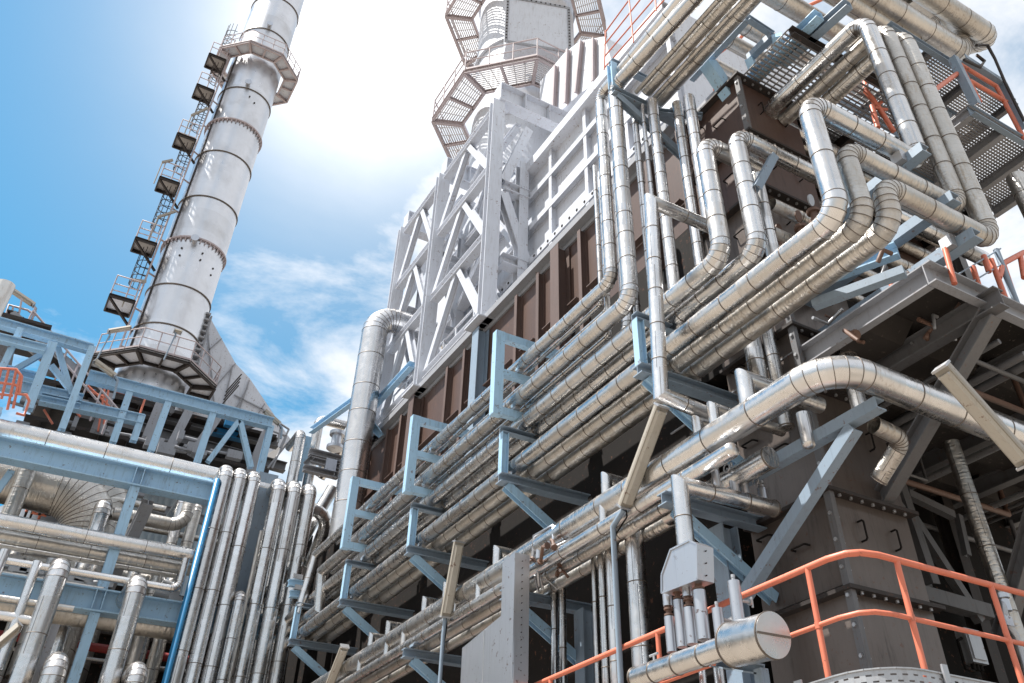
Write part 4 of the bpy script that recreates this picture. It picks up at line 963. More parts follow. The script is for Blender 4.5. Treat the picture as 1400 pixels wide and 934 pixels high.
mb.add(vs, fs); tr_ = mb.build('tray_side', 'galv', tray)
md = tr_.modifiers.new('solid', 'SOLIDIFY'); md.thickness = .006
mb = MB()
for a, b in zip(tp[:-1], tp[1:]):
    mb.bar(a+V((0, 0, zt1)), b+V((0, 0, zt1)), .04, .012); mb.bar(a+V((0, 0, zt0)), b+V((0, 0, zt0)), .06, .012)
mb.build('tray_lip', 'galv', tray)
o = MB().bar((WX+.62, WY-.17, 1.62), (WX+.62, WY-.17, 2.0), .07, .02, (0, 1, 0)).build('flat_bracket', 'galv', None, (WX+.62, WY-.17, 1.62)); tag(o, 'flat galvanised bracket upright on the perforated tray', 'bracket')
o = MB().bar((WX-.16, WY+.8, 1.6), (WX-.16, WY+.8, 1.98), .09, .02, (1, 0, 0)).build('flat_bracket', 'galv', None, (WX-.16, WY+.8, 1.6)); tag(o, 'pale corner plate at the left end of the perforated tray', 'bracket')
# small box and conduit at the right
t = thing('junction_box', 'small weathered grey junction box on the dark wall behind the orange railing', 'box', at(1328, 890, Y=7.8))
p = at(1328, 885, Y=7.8); mb = MB(); mb.obox(p, (.16, 0, 0), (0, .08, 0), (0, 0, .22)); mb.obox(p-V((0, .09, 0)), (.13, 0, 0), (0, .012, 0), (0, 0, .18)); mb.build('box_body', 'galv', t)
mb = MB(); mb.tube([p+V((-.16, 0, .1)), p+V((-.26, 0, .05)), p+V((-.26, 0, -.3)), p+V((-.1, 0, -.32))], .02, 8)
for i in range(3): mb.disc(p+V((-.08+.08*i, 0, -.26)), (0, 0, 1), .03, .08, 10)
mb.build('cable_gland', 'soot_shade', t)
t = thing('conduit', 'grey conduit with a clamp and fitting climbing at the right edge behind the orange post', 'conduit', at(1400, 930, Y=5.6))
mb = MB(); q = [at(1371, 815, Y=5.7), at(1376, 850, Y=5.7), at(1390, 870, Y=5.7), at(1402, 910, Y=5.7), at(1415, 990, Y=5.7)]; mb.tube(q, .03, 10); mb.build('tube', 'galv', t)
mb = MB(); mb.disc(q[0], (0, 0, 1), .065, .05, 14); mb.disc(q[0]-V((0, 0, .1)), (0, 0, 1), .05, .12, 14); mb.obox(q[1], (.06, 0, 0), (0, .04, 0), (0, 0, .05)); mb.build('fitting', 'sheet', t)
# ================================================================= pipe rack on the left
RY = 24.0
rk = thing('pipe_rack', 'light blue steel pipe rack with two deep beams crossing the left of the scene', 'pipe rack', (1.5, RY, GZ))
def seg(px, py, Y=RY): return at(px, py, Y=Y)
def rbeam(a, b, h, w, col='blue', nm='beam', Y=RY, up=(0, 0, 1), kind='I', par=None, Y2=None, t=.03):
    return MB().beam(at(*a, Y=Y), at(*b, Y=Y2 or Y), h, w, up, t, kind).build(nm, col, par or rk)
zb1, zb2 = 10.02, 6.86
MB().beam((-5, RY, zb1), (4.0, RY, zb1), .52, .42, (0, 0, 1), .035).build('beam', 'blue', rk)
MB().beam((-5, RY, zb2), (6.2, RY, zb2), .52, .42, (0, 0, 1), .035).build('beam', 'blue', rk)
xp = at(182, 672, Y=RY).x
MB().beam((xp, RY, zb1-.27), (xp, RY, zb2+.27), .28, .24, (0, 1, 0), .025).build('post', 'blue', rk)
MB().beam((xp+.02, RY, zb2-.27), (xp+.02, RY, 4.6), .26, .22, (0, 1, 0), .025).build('post', 'blue', rk)
MB().beam((xp+.02, RY+.15, 4.6), (xp-.25, RY+2.5, 2.6), .24, .2, (0, 0, 1), .025).build('brace', 'grey', rk)
for x in (xp-.1, xp+.1):
    for z in (zb1, zb2): MB().obox((x, RY-.11, z), (.012, 0, 0), (0, .095, 0), (0, 0, .225)).build('web_stiffener', 'blue', rk)
xl = at(10, 640, Y=RY).x
MB().beam((xl-.78, RY-.05, GZ), (xl-.78, RY-.05, 11.0), .32, .32, (0, 1, 0), .035).build('column', 'blue', rk)
MB().beam((xl+.1, RY+.4, 9.7), (xl-.5, RY+.4, 7.0), .16, .16, (0, 1, 0), .025).build('brace', 'blue', rk)
xc = at(348, 730, Y=24.5).x
MB().beam((xc, 24.55, GZ), (xc, 24.55, 11.1), .5, .55, (0, 1, 0), .035).build('column', 'bluegrey', rk)
xq = at(172, 690, Y=RY+1).x
MB().beam((xp+.5, RY+.6, 9.7), (xp+.25, RY+3.0, 7.2), .3, .3, (0, 0, 1), .03).build('brace', 'grey', rk)

# upper truss over the rack
UY = 27.0
ut = thing('upper_truss', 'light blue open truss above the big pipe in front of the silver stack foot', 'truss', (2.5, UY, 12.2))
rbeam((120, 515), (372, 580), .36, .3, par=ut, nm='top_chord', Y=UY)
for a, b in (((178, 534), (154, 606)), ((231, 547), (206, 618)), ((292, 562), (269, 634)), ((370, 583), (354, 650)), ((194, 568), (182, 604))):
    rbeam(a, b, .22, .2, par=ut, nm='post', Y=UY, up=(0, 1, 0))
rbeam((326, 576), (284, 632), .18, .16, par=ut, nm='diagonal', Y=UY, up=(0, 1, 0), kind='C'); rbeam((328, 576), (343, 640), .18, .16, par=ut, nm='diagonal', Y=UY, up=(0, 1, 0), kind='C')
rbeam((55, 545), (195, 575), .3, .3, par=ut, nm='lower_chord', Y=UY)
ut2 = thing('upper_truss', 'taller light blue truss tower at the far left with a stair behind it', 'truss', (-1.5, 26.5, 12))
rbeam((-20, 436), (126, 478), .28, .26, par=ut2, nm='top_chord', Y=26.6); rbeam((-20, 458), (62, 478), .24, .24, par=ut2, nm='top_chord', Y=26.2)
for a, b, w in (((72, 470), (38, 560), .28), ((126, 475), (84, 588), .22), ((28, 450), (2, 506), .2)): rbeam(a, b, w, w*.9, par=ut2, nm='post', Y=26.4, up=(0, 1, 0), t=.035)
for a, b in (((78, 472), (98, 540)), ((70, 500), (108, 548)), ((58, 484), (20, 506))): rbeam(a, b, .16, .15, par=ut2, nm='diagonal', Y=26.9, up=(0, 1, 0), kind='C')
rbeam((-20, 520), (112, 548), .34, .3, par=ut2, nm='lower_chord', Y=27.0); rbeam((-20, 500), (60, 520), .26, .3, par=ut2, nm='lower_chord', Y=27.4)
# shaded truss behind
bt = thing('rear_truss', 'shaded purple grey steel frame between the upper truss and the stack hood', 'truss', (3, 31, 12))
for a, b, h in (((120, 545), (380, 607), .5), ((140, 572), (390, 640), .5), ((60, 505), (240, 556), .4)): rbeam(a, b, h*.7, .3, 'soiled_shade', 'beam', 31, par=bt)
for a, b in (((262, 555), (228, 620)), ((298, 570), (262, 622)), ((365, 590), (340, 650)), ((222, 545), (200, 600)), ((150, 540), (130, 590))): rbeam(a, b, .34, .3, 'grey', 'post', 30, (0, 1, 0), par=bt)
for a, b in (((213, 543), (236, 565)), ((300, 566), (320, 588)), ((330, 586), (370, 572)), ((250, 562), (290, 553)), ((345, 640), (370, 585))): rbeam(a, b, .2, .2, 'soiled_shade', 'diagonal', 30.4, (0, 1, 0), par=bt)
mb = MB()
for z in (14.0, 15.4):
    mb.box((-1.5, 30.6, z), (6.6, 36, z+.12))
    for x in [-1+i*.9 for i in range(9)]: mb.beam((x, 30.6, z-.12), (x, 36, z-.12), .22, .16)
mb.build('floor', 'darksteel', bt)
mb = MB(); mb.obox(at(322, 575, Y=30.2), (.35, 0, 0), (0, .12, 0), (0, 0, .3)); mb.obox(at(313, 595, Y=31), (.6, 0, 0), (0, .15, 0), (0, 0, .12)); mb.build('tarpaulin', 'hose', bt)
mb = MB(); yy = 29.8
for a, b in (((372, 572), (395, 587)), ((370, 588), (392, 597)), ((395, 587), (383, 612)), ((391, 598), (372, 640)), ((384, 582), (380, 605)), ((393, 606), (366, 640))): mb.tube([at(*a, Y=yy), at(*b, Y=yy)], .04, 6)
mb.build('end_rail', 'grey', bt)
# access platform and stairs at the far left
ap = thing('access_stair', 'steel stair and platform with pinkish railings rising behind the blue truss at the far left', 'stair', (0, 29.5, 12))
mb = MB(); A, B = at(15, 435, Y=29), at(112, 520, Y=29)
for i in range(13):
    p = A.lerp(B, i/12); mb.obox(p, (.16, 0, 0), (0, .45, 0), (0, 0, .03))
mb.build('treads', 'darksteel', ap)
mb = MB()
for o_ in (-.48, .48): mb.bar(A+V((0, o_, -.1)), B+V((0, o_, -.1)), .08, .26)
mb.build('stringer', 'grey', ap)
mb = MB()
for o_ in (28.4, 29.5):
    for a, b in (((45, 425), (170, 570)), ((40, 440), (165, 585))): mb.tube([at(*a, Y=o_), at(*b, Y=o_)], .035, 6)
    for i in range(9): 
        f = i/8; p = at(45+125*f, 425+145*f, Y=o_); mb.tube([p, p+V((0, 0, -1.1))], .03, 6)
for q in (((5, 440), (12, 417), (38, 424), (48, 432)), ((8, 432), (45, 444), (42, 462)), ((18, 420), (13, 440)), ((30, 408), (24, 440)), ((48, 420), (40, 455))): mb.tube([at(*p, Y=28.6) for p in q], .035, 6)
mb.build('railing', 'pinksteel', ap)
mb = MB(); mb.box((-4.5, 28.2, at(20, 440, Y=28.6).z-.1), (-1.7, 30.5, at(20, 440, Y=28.6).z)); mb.box((-4.5, 28.2, 12.3), (1, 30.5, 12.45)); islands(mb, 'landing', 'darksteel', ap)
mb = MB(); mb.prism([at(0, 462, Y=29.8), at(22, 468, Y=29.8), at(16, 500, Y=29.8), at(-10, 498, Y=29.8)], (0, .3, 0)); mb.build('wall_sheet', 'grey', ap)
# orange caged ladder at the left edge
t = thing('ladder_cage', 'orange caged ladder hoops at the far left edge above the big pipe', 'ladder', at(15, 560, Y=25))
mb = MB(); yy = 24.6
for q in (((-10, 503), (22, 505), (30, 515), (26, 540)), ((-10, 522), (20, 526), (28, 530)), ((-10, 538), (18, 541)), ((12, 505), (2, 545)), ((22, 507), (10, 560)), ((28, 512), (18, 558)), ((20, 538), (36, 540), (40, 548), (33, 568), (22, 565)), ((2, 504), (-8, 540))): mb.tube([at(*p, Y=yy) for p in q], .035, 7)
mb.build('cage_bars', 'orange', t)
t = thing('rail_fragments', 'faded red rails and small fittings inside the shaded steel frame below the stack platform', 'railing', (1.5, 29.5, 12.5)); mb = MB()
for q in (((112, 520), (150, 556)), ((150, 520), (140, 595)), ((145, 520), (134, 590)), ((120, 535), (150, 545)), ((158, 535), (200, 545)), ((88, 545), (110, 570)), ((60, 560), (72, 580)), ((200, 540), (190, 570))): mb.tube([at(*p, Y=29.3) for p in q], .035, 6)
mb.build('rails', 'orange', t)
mb = MB(); rv = random.Random(5)
for i in range(36):
    p = V((rv.uniform(-2.5, 5.5), rv.uniform(28.5, 30.5), rv.uniform(12.0, 14.3))); mb.obox(p, (rv.uniform(.05, .3), 0, 0), (0, rv.uniform(.05, .2), 0), (0, 0, rv.uniform(.03, .2)))
    q = p+V((rv.choice((-1, 1))*rv.uniform(.2, .9), 0, rv.uniform(-.1, .1))); mb.tube([p, q], .05, 6)
islands(mb, 'fitting', 'grey', t)
o = MB().disc(at(-4, 412, Y=27), (0, 0, 1), .28, 1.3, 24).build('vessel', 'cladw', None, at(-4, 412, Y=27)); tag(o, 'brownish silver vessel end cut by the left picture edge', 'vessel')

def vpipe(label, top, foot_y, r, Y, back=1.8, mat='clad', group='vertical pipes of the rack', dome=False, **kw):
    p = at(*top, Y=Y); kw.setdefault('seam', 1.25)
    pts = [(p.x, Y+back, p.z), (p.x, Y, p.z), (p.x, Y, GZ)]
    return pipe(label, pts, r, 1.0, group=group, mat=mat, sw=.018, **kw)
# ---- horizontal pipes of the rack
GR = 'horizontal pipes of the rack'
def hpipe(label, a, b, r, Y, mat='cladw', extra=None, **kw):
    p, q = at(*a, Y=Y), at(*b, Y=Y); z = (p.z+q.z)/2; pts = [(p.x, Y, z), (q.x, Y, z)]
    return pipe(label, pts if extra is None else pts+extra(V(pts[1])), r, group=GR, mat=mat, **kw)
hpipe('big silver pipe lying on the top blue rack beam', (-30, 588), (385, 671), .31, 24.6, seam=1.7, mat='clad', n=28, sw=.022)
pipe('silver pipe ending in a wide swan neck bend beside the large vertical pipe', [(6.0, 25.0, 10.62), (7.45, 25.0, 10.62), (7.45, 26.2, 9.4)], .19, 2.0, group=GR, mat='clad', seam=.8)
hpipe('silver pipe crossing below the giant bend', (-30, 704), (272, 764), .18, 23.8, mat='clad', seam=1.4)
hpipe('twin silver pipe just below and behind the pipe under the giant bend', (-30, 724), (272, 784), .16, 24.3, seam=1.4)
hpipe('slim pale pipe above the lower rack beam with a small upturned end', (-30, 758), (243, 808), .085, 23.3, mat='cladb', seam=2.2, extra=lambda q: [q+V((0, 0, .75))])
hpipe('big silver pipe below the lower rack beam', (-30, 820), (262, 866), .25, 24.5, seam=1.7, n=28, sw=.022)
hpipe('slim pipe behind the rack post with an upturned elbow', (155, 700), (250, 722), .18, 26, extra=lambda q: [q+V((0, 0, 1.1))], seam=.9)
hpipe('thin pipe along the pale blue siding', (150, 678), (225, 700), .1, 28, seam=2)
hpipe('dark red fire main crossing the shadow under the rack', (-30, 865), (260, 902), .11, 28.0, mat='redpipe', seam=9)
hpipe('thin grey line in the shadow below the dark red main', (-30, 884), (260, 916), .04, 27.5, mat='galv', seam=9)
for i_, (a, b, r, Y, lab) in enumerate((((-30, 738), (240, 790), .07, 24.8, 'thin silver line under the twin pipes'), ((-30, 776), (140, 808), .06, 23.9, 'thin line just above the lower rack beam'),
    ((-30, 752), (230, 800), .15, 27.0, 'rear pipe in the gap above the lower rack beam'), ((-30, 812), (100, 834), .07, 22.9, 'thin pale line at the left under the lower beam'),
    ((100, 735), (262, 765), .12, 26.5, 'rear pipe half hidden behind the rack post'), ((-30, 790), (250, 842), .1, 26.2, 'shadowed pipe behind the lower beam'), ((140, 708), (300, 745), .09, 29.0, 'thin far pipe before the siding'))):
    hpipe(lab, a, b, r, Y, seam=1.1, n=16)
for i_, (px_, py_, r_, Y_, lab_) in enumerate(((18, 740, .12, 25.8, 'short riser at the left edge between the twin pipes and lower beam'), (40, 800, .16, 24.9, 'riser behind the left wide pipe'), (120, 790, .14, 25.4, 'riser left of the rack post foot'),
    (222, 760, .15, 26.2, 'riser just left of the blue line, upper part'), (236, 800, .11, 25.2, 'slim riser just left of the blue line'), (270, 690, .17, 27.5, 'shadowed riser behind the blue line'), (365, 690, .2, 26.5, 'shadowed riser behind the blue grey column'))):
    vpipe(lab_, (px_, py_), 0, r_, Y_, back=.9, seam=.9, n=16, mat='cladw', group='rear risers of the rack')
# giant bend
giant = [(at(-10, 650, Y=27).x, 27.0, 9.6)]
pipe('giant segmented silver duct bend under the top rack beam', [(-4.5, 26.6, 10.5), (1.25, 26.6, 10.3), (1.25, 26.6, 5.6)], .68, 1.15, group=None, name='duct_bend', cat='duct', mat='cladw', gores=10, seam=.8, n=36, sw=.026)
pipe('second giant duct bend tucked behind the first', [(-4.5, 28.6, 11.5), (1.85, 28.6, 11.3), (1.85, 28.6, 5.6)], .70, 1.15, name='duct_bend', cat='duct', mat='cladw', gores=9, seam=.8, n=32, sw=.026)
vpipe('vertical silver pipe at the left passing in front of the giant bend', (52, 610), 0, .21, 25.4, seam=1.0, mat='cladw')
vpipe('capped silver riser in front of the giant bend foot', (143, 690), 0, .21, 25.3, seam=.9)
vpipe('left of the two wide silver pipes that bend back over the lower rack beam', (84, 772), 0, .215, 22.4)
vpipe('right of the two wide silver pipes that bend back over the lower rack beam', (190, 795), 0, .215, 22.4)
vpipe('short wide silver pipe bend at the bottom edge on the left', (80, 903), 0, .225, 21.5)
vpipe('short wide silver pipe bend at the bottom edge nearer the blue line', (190, 915), 0, .205, 21.5)
vpipe('upturned elbow pipe before the pale blue siding', (252, 680), 0, .16, 27.5)
# ladder-like small pipes at far left
pipe('thin pipe leaning down over the lower beam at the left', [at(52, 768, Y=22.8), V((at(52, 768, Y=22.8).x, 22.8, 4.9))], .1, seam=2.5, n=16, mat='cladb', group='thin pipes at the left edge')
pipe('thin pipe at the very left edge over the lower beam', [at(8, 752, Y=22.8), V((at(8, 752, Y=22.8).x, 22.8, 4.9))], .1, seam=2.5, n=16, mat='cladb', group='thin pipes at the left edge')
pipe('thin pale pipe crossing low at the left edge', [at(-20, 838, Y=22.8), at(50, 850, Y=22.8)], .1, seam=2.5, n=16, mat='cladb', group='thin pipes at the left edge', caps=(False, True))
o = MB().beam(at(76, 855, Y=22.7), V((at(76, 855, Y=22.7).x, 22.7, GZ)), .18, .16, (0, 1, 0), .02, 'B').build('steel_column', 'grey', None, at(76, 855, Y=22.7)); tag(o, 'pale square post behind the left wide pipe', 'column')

# ---- bundle of vertical pipes
GB = 'vertical pipe bundle between rack and furnace'
BY = 23.6
names = ['leftmost silver pipe of the vertical bundle, beside the blue line', 'second silver pipe from the left in the vertical bundle', 'third silver pipe of the bundle, next to the blue grey column',
         'first silver pipe right of the blue grey column', 'middle silver pipe of the right hand group of the bundle', 'rightmost silver pipe of the bundle, in front of the bracket end']
for i, (px, py, r) in enumerate(((311, 641, .186), (330, 645, .176), (349, 649, .176), (383, 660, .19), (404, 663, .195), (425, 667, .188))):
    vpipe(names[i], (px, py), 0, r, BY, back=1.6, group=GB, n=24, mat='cladb' if i < 3 else 'clad', seam=1.5)
vpipe('short silver pipe starting halfway up the bundle', (330, 812), 0, .13, BY-.3, back=.5, group=GB, seam=.9)
p = at(299, 650, Y=BY-.2); o = MB().tube([(p.x+.1, BY+.4, p.z+.05), (p.x, BY-.2, p.z-.15), (p.x, BY-.2, GZ)], .068, 14).build('blue_pipe', 'hose', None, (p.x, BY-.2, GZ)); tag(o, 'thin bright blue pipe left of the vertical bundle', 'pipe')
pipe('very thin copper toned tube beside the blue grey column', [at(357, 726, Y=BY-.1), V((at(357, 726, Y=BY-.1).x, BY-.1, GZ))], .045, seam=3, n=12, mat='cladw')

# ---- large vertical pipe and its neighbours at the far end of the furnace
pipe('large vertical silver pipe with a top elbow going in behind the truss', [(7.2, 22.6, 8.95), (7.2, 22.6, 16.35), (10.6, 22.6, 16.35)], .405, 1.15, seam=1.0, n=32, gores=7, mat='cladb', sw=.025)
br = thing('pipe_brace', 'light blue V shaped brace holding the large vertical pipe', 'bracket', (7.6, 24.2, 14.3))
for a, b in (((6.93, 27, 14.15), (7.08, 23.3, 13.53)), ((7.08, 23.24, 13.5), (7.75, 23.24, 13.48)), ((7.72, 23.1, 13.49), (7.78, 20.5, 13.56)), ((7.12, 23.2, 13.45), (7.8, 22.5, 12.2))):
    MB().beam(a, b, .2, .18, (0, 0, 1), .02, 'C').build('brace_member', 'blue', br)
pipe('slender silver riser with a domed bend against the sky', [(at(412, 592, Y=27).x, 28.2, at(412, 592, Y=27).z), (at(412, 592, Y=27).x, 27, at(412, 592, Y=27).z), (at(412, 592, Y=27).x, 27, 6)], .17, 1.0, seam=.8, group='pipes behind the large vertical pipe')
z = at(437, 573, Y=27.6).z; x = at(437, 573, Y=27.6).x
pipe('arched silver pipe looping over behind the large vertical pipe', [(x, 27.6, 6), (x, 27.6, z), (x+2.4, 27.6, z)], .17, 1.1, seam=.8, gores=7, group='pipes behind the large vertical pipe')
pipe('fat sloping silver pipe behind the large vertical pipe', [at(490, 575, Y=26.2), at(436, 652, Y=27.5)], .22, seam=1.2, group='pipes behind the large vertical pipe', caps=(False, True))
pipe('sloping silver pipe low behind the rightmost bundle pipe', [at(455, 668, Y=25.6), at(415, 735, Y=25.6)], .19, seam=1.2, group='pipes behind the large vertical pipe')
es = thing('equipment_stand', 'grey steel stand with small bolted fittings left of the large vertical pipe', 'stand', at(435, 640, Y=26))
for a, b, h in (((423, 618), (470, 630), .22), ((424, 628), (466, 640), .18), ((418, 634), (430, 622), .16), ((415, 640), (462, 651), .2), ((462, 628), (458, 655), .14)): MB().beam(at(*a, Y=26), at(*b, Y=26), h, h, (0, 0, 1), .02, 'C').build('stand_member', 'grey', es)
mb = MB(); c = at(458, 612, Y=26); mb.disc(c, (0, 0, 1), .28, .1, 16); mb.disc(c+V((0, 0, .25)), (0, 0, 1), .16, .42, 14); mb.disc(c+V((0, 0, .5)), (0, 0, 1), .25, .12, 16); mb.build('flanged_nozzle', 'sheet', es)
MB().obox(at(452, 636, Y=25.9), (.18, 0, 0), (0, .05, 0), (0, 0, .2)).build('name_plate', 'sheet', es)
MB().beam(at(418, 600, Y=27.4), at(404, 660, Y=27.4), .45, .3, (0, 1, 0), .03).build('stand_column', 'blue', es)
# stepped (mitred) lines at the far end
pipe('stepped mitred pipe dropping from the upper row to the lower row at the far end', [(6.53, 20.4, 8.43), (6.53, 22.6, 8.43), (6.35, 22.6, 7.0), (6.35, 24.8, 7.0)], .108, group=GL, mitre=(1, 2), seam=.7)
pipe('second stepped mitred pipe beside the first at the far end', [(6.47, 20.4, 7.68), (6.47, 21.6, 7.68), (6.55, 21.6, 6.8), (6.55, 24.6, 6.8)], .13, group=GL, mitre=(1, 2), seam=.7)
for i, (x, z) in enumerate(((6.4, 8.5), (6.7, 7.9), (7.35, 7.3))):
    pipe(['uppermost pipe running on beyond the far end', 'middle pipe running on beyond the far end', 'lower pipe running on beyond the far end'][i], [(x, 23.4, z), (x, 29.5, z)], .14, group=GL, seam=.9)
for i, q in enumerate(((400, 797), (402, 812))):
    t = thing('pipe_clip', ['upper small blue bracket at the far end beside the bundle', 'lower small blue bracket at the far end beside the bundle'][i], 'bracket', at(*q, Y=22.8))
    MB().beam(at(q[0]-6, q[1], Y=22.8), at(q[0]+14, q[1]+2, Y=22.8), .16, .16, (0, 0, 1), .02).build('arm', 'blue', t); MB().obox(at(q[0]+6, q[1]-2, Y=22.7)+V((0, 0, .12)), (.12, 0, 0), (0, .03, 0), (0, 0, .06)).build('clip_plate', 'galv', t)

# ---- background behind the rack
sdg = thing('siding_building', 'pale blue corrugated building side seen between rack beams', 'building', (3, 33, GZ))
mb = MB(); n = 60; x0, x1 = .6, 7.5
for i in range(n):
    xa = x0+(x1-x0)*i/n; mb.box((xa, 33 if i % 2 else 33.06, 5), (x0+(x1-x0)*(i+1)/n, 33.3, 14.2))
mb.build('corrugated_wall', 'siding', sdg)
mb = MB(); mb.box((x0, 33.32, GZ), (x1, 38, 14.3)); mb.build('building_core', 'grey', sdg)
for q in ((205, 700),): MB().beam(at(190, 690, Y=32), at(300, 716, Y=32), .3, .2, (0, 0, 1), .03).build('girt', 'grey', sdg)
backdrop = thing('shade_backdrop', 'added black backdrop with faint beams standing for the shade under the pipe rack', 'building', (0, 29, GZ))
mb = MB(); mb.box((-12, 30.2, GZ), (8.3, 30.6, 9.2)); mb.box((7.95, 24.9, GZ), (8.3, 29.4, 10.2)); mb.box((5.3, 29.42, GZ), (8.3, 30.1, 11.6)); mb.build('backdrop_wall', 'soot_shade', backdrop)  # black walls added to close sky gaps and stand for shade
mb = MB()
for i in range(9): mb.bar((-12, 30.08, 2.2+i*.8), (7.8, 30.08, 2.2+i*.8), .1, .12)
islands(mb, 'backdrop_beam', 'darksteel', backdrop)
back = thing('far_vessels', 'pale grey tank shapes glimpsed far behind the giant duct bends', 'tank', (-2, 36, GZ))
for x, y, r, h in ((-3.2, 36, 1.6, 13.2), (0.3, 37.5, 1.9, 13.6), (-6.5, 36, 1.5, 12.5)):
    mb = MB(); mb.rings([(V((x, y, GZ)), V((0, 0, 1)), r), (V((x, y, h-.4)), V((0, 0, 1)), r), (V((x, y, h)), V((0, 0, 1)), r*.7)], 32, 0, u=[0, 5, 6], cap1=True); mb.build('tank_shell', 'stack', back)
t = thing('valve_cluster', 'small valves and red lines seen through the opening left of the giant bend', 'valve', at(55, 690, Y=25)); rv = random.Random(9); mb = MB(); mo = MB()
for i in range(22):
    p = at(rv.uniform(35, 72), rv.uniform(670, 708), Y=rv.uniform(29, 31)); q = p+V((rv.uniform(-.5, .5), 0, rv.uniform(-.4, .4))); (mb if i % 2 else mo).tube([p, V((p.x, p.y, q.z)), q], .045, 6)
islands(mb, 'valve_body', 'darksteel', t); islands(mo, 'red_line', 'orange', t)
t = thing('valve_cluster', 'grey fittings and small valves behind the slim pale pipe above the lower beam', 'valve', at(130, 790, Y=25)); rv = random.Random(12); mb = MB()
for i in range(26):
    p = at(rv.uniform(0, 255), 0+rv.uniform(772, 800)+0, Y=25.0); p.z = rv.uniform(7.15, 7.8); mb.obox(p, (rv.uniform(.05, .25), 0, 0), (0, .15, 0), (0, 0, rv.uniform(.04, .14))); mb.disc(p+V((rv.uniform(-.5, .5), 0, 0)), (1, 0, rv.uniform(-.3, .3)), rv.uniform(.06, .18), rv.uniform(.1, .5), 12)
islands(mb, 'fitting', 'galv', t)
for i in range(6):
    x = -1.2+i*.95; pipe(['short stub pipe under the rack, far left', 'second stub pipe under the rack from the left', 'third stub pipe under the rack from the left', 'fourth stub pipe under the rack', 'fifth stub pipe under the rack', 'stub pipe under the rack nearest the blue line'][i], [(x, 25.2, 7.4), (x, 25.2, 8.35)], .13+.03*(i % 3), seam=1, n=14, cat='pipe stub', name='stub_pipe', group='stub pipes between the rack beams')
# ================================================================= lamps on poles
def lamp(label, a, b, pole, w=.19, axis=None, group='fluorescent lamps on poles'):
    a, b = V(a), V(b)      # a: far end, b: end at the pole
    t = thing('pole_lamp', label, 'lamp', pole[-1], group)
    d = (b-a).normalized(); L = (b-a).length
    side = d.cross(V((0, 0, 1))); side = side.normalized() if side.length > .1 else V((1, 0, 0)); up = side.cross(d)
    if up.z < 0: up = -up
    c = (a+b)/2
    mb = MB(); n = side*(w/2); h = up*.07
    sec = [-n*1.0-h*.2, -n*.72+h, n*.72+h, n*1.0-h*.2, n*.95-h*.6, -n*.95-h*.6]
    mb.prism([a+s for s in sec], b-a); mb.build('housing', 'lamp', t)
    mb = MB(); sec = [-n*.8-h*.62, n*.8-h*.62, n*.55-h*1.15, -n*.55-h*1.15]
    mb.prism([a+d*.05+s for s in sec], (b-a)*(1-.1/L)); mb.build('cover', 'lens', t)
    mb = MB()
    for e, f in ((a, -1), (b, 1)): mb.obox(e+d*f*.012-h*.1, d*.012, side*w*.5, up*.06)
    for s in (-.3, .3): mb.disc(a+d*.06+side*w*s-up*.07, up, .014, .012, 10)
    islands(mb, 'end_plate', 'galv', t)
    mb = MB(); mb.tube(pole, .034, 10); mb.build('pole', 'bluegrey', t)
    mb = MB(); pp = V(pole[0]); mb.tube([b+d*.0+up*-.03, b.lerp(pp, .5)+V((.05, .02, -.10)), V(pole[1])+V((.035, 0, -.1)), V(pole[1])+V((.03, 0, -.3))], .010, 6); mb.build('cable', 'soot_shade', t)
    return t
lx = 6.38
a, b = at(904, 556, X=lx), at(854, 692, X=lx); pz = at(838, 720, X=lx)
lamp('nearest long fluorescent lamp tilted on a grey pole in front of the big pipe', a, b, [b+V((0, .02, -.04)), (lx, pz.y, pz.z), (lx, pz.y, 1.9)])
a, b = at(627, 742, X=lx), at(609, 843, X=lx); pz = at(606, 868, X=lx)
lamp('middle fluorescent lamp standing steeply on a blue grey pole left of the sheet casing', a, b, [b+V((0, .01, -.02)), (lx, pz.y, pz.z), (lx, pz.y, 1.9)])
a, b = at(471, 884, X=lx), at(447, 945, X=lx)
lamp('far fluorescent lamp low at the bottom edge below the last bracket', a, b, [b+V((0, .01, -.02)), b+V((0, .05, -.3)), (lx, b.y+.05, 1.9)])
a, b = at(1288, 503, Y=4.0), at(1402, 632, Y=3.95)
t = lamp('large close fluorescent lamp slanting across the right edge of the dark slab', a, b, [b+V((.01, 0, -.02)), b+V((.1, 0, -.2)), (b.x+.1, b.y, GZ)], .17)
a, b = at(25, 858, Y=20), at(-30, 905, Y=20)
lamp('pale lamp end poking in at the lower left edge', a, b, [b+V((-.01, 0, -.02)), b+V((-.2, 0, -.2)), (b.x-.2, b.y, GZ)], .5)
def small_lamp(label, a, b, Y, foot, w=.16):
    a, b, f = at(*a, Y=Y), at(*b, Y=Y), at(*foot, Y=Y); lamp(label, a, b, [b+V((.01, 0, -.02)), b+V((.12, 0, -.12)), f], w, group='small lamps above the pipe rack')
small_lamp('thin lamp on a curved arm at the upper left platform', (18, 398), (46, 417), 29, (42, 440), .22)
small_lamp('thin lamp on a long arm left of the silver stack foot', (178, 448), (148, 453), 38, (133, 490), .3)
small_lamp('thin lamp in front of the low stack platform', (130, 494), (157, 514), 26.4, (155, 545), .2)
small_lamp('thin lamp on the left flank of the low stack platform rail', (248, 455), (238, 452), 37.2, (224, 492), .3)
small_lamp('thin lamp beside the right end of the upper truss', (362, 562), (382, 580), 28, (384, 600), .2)

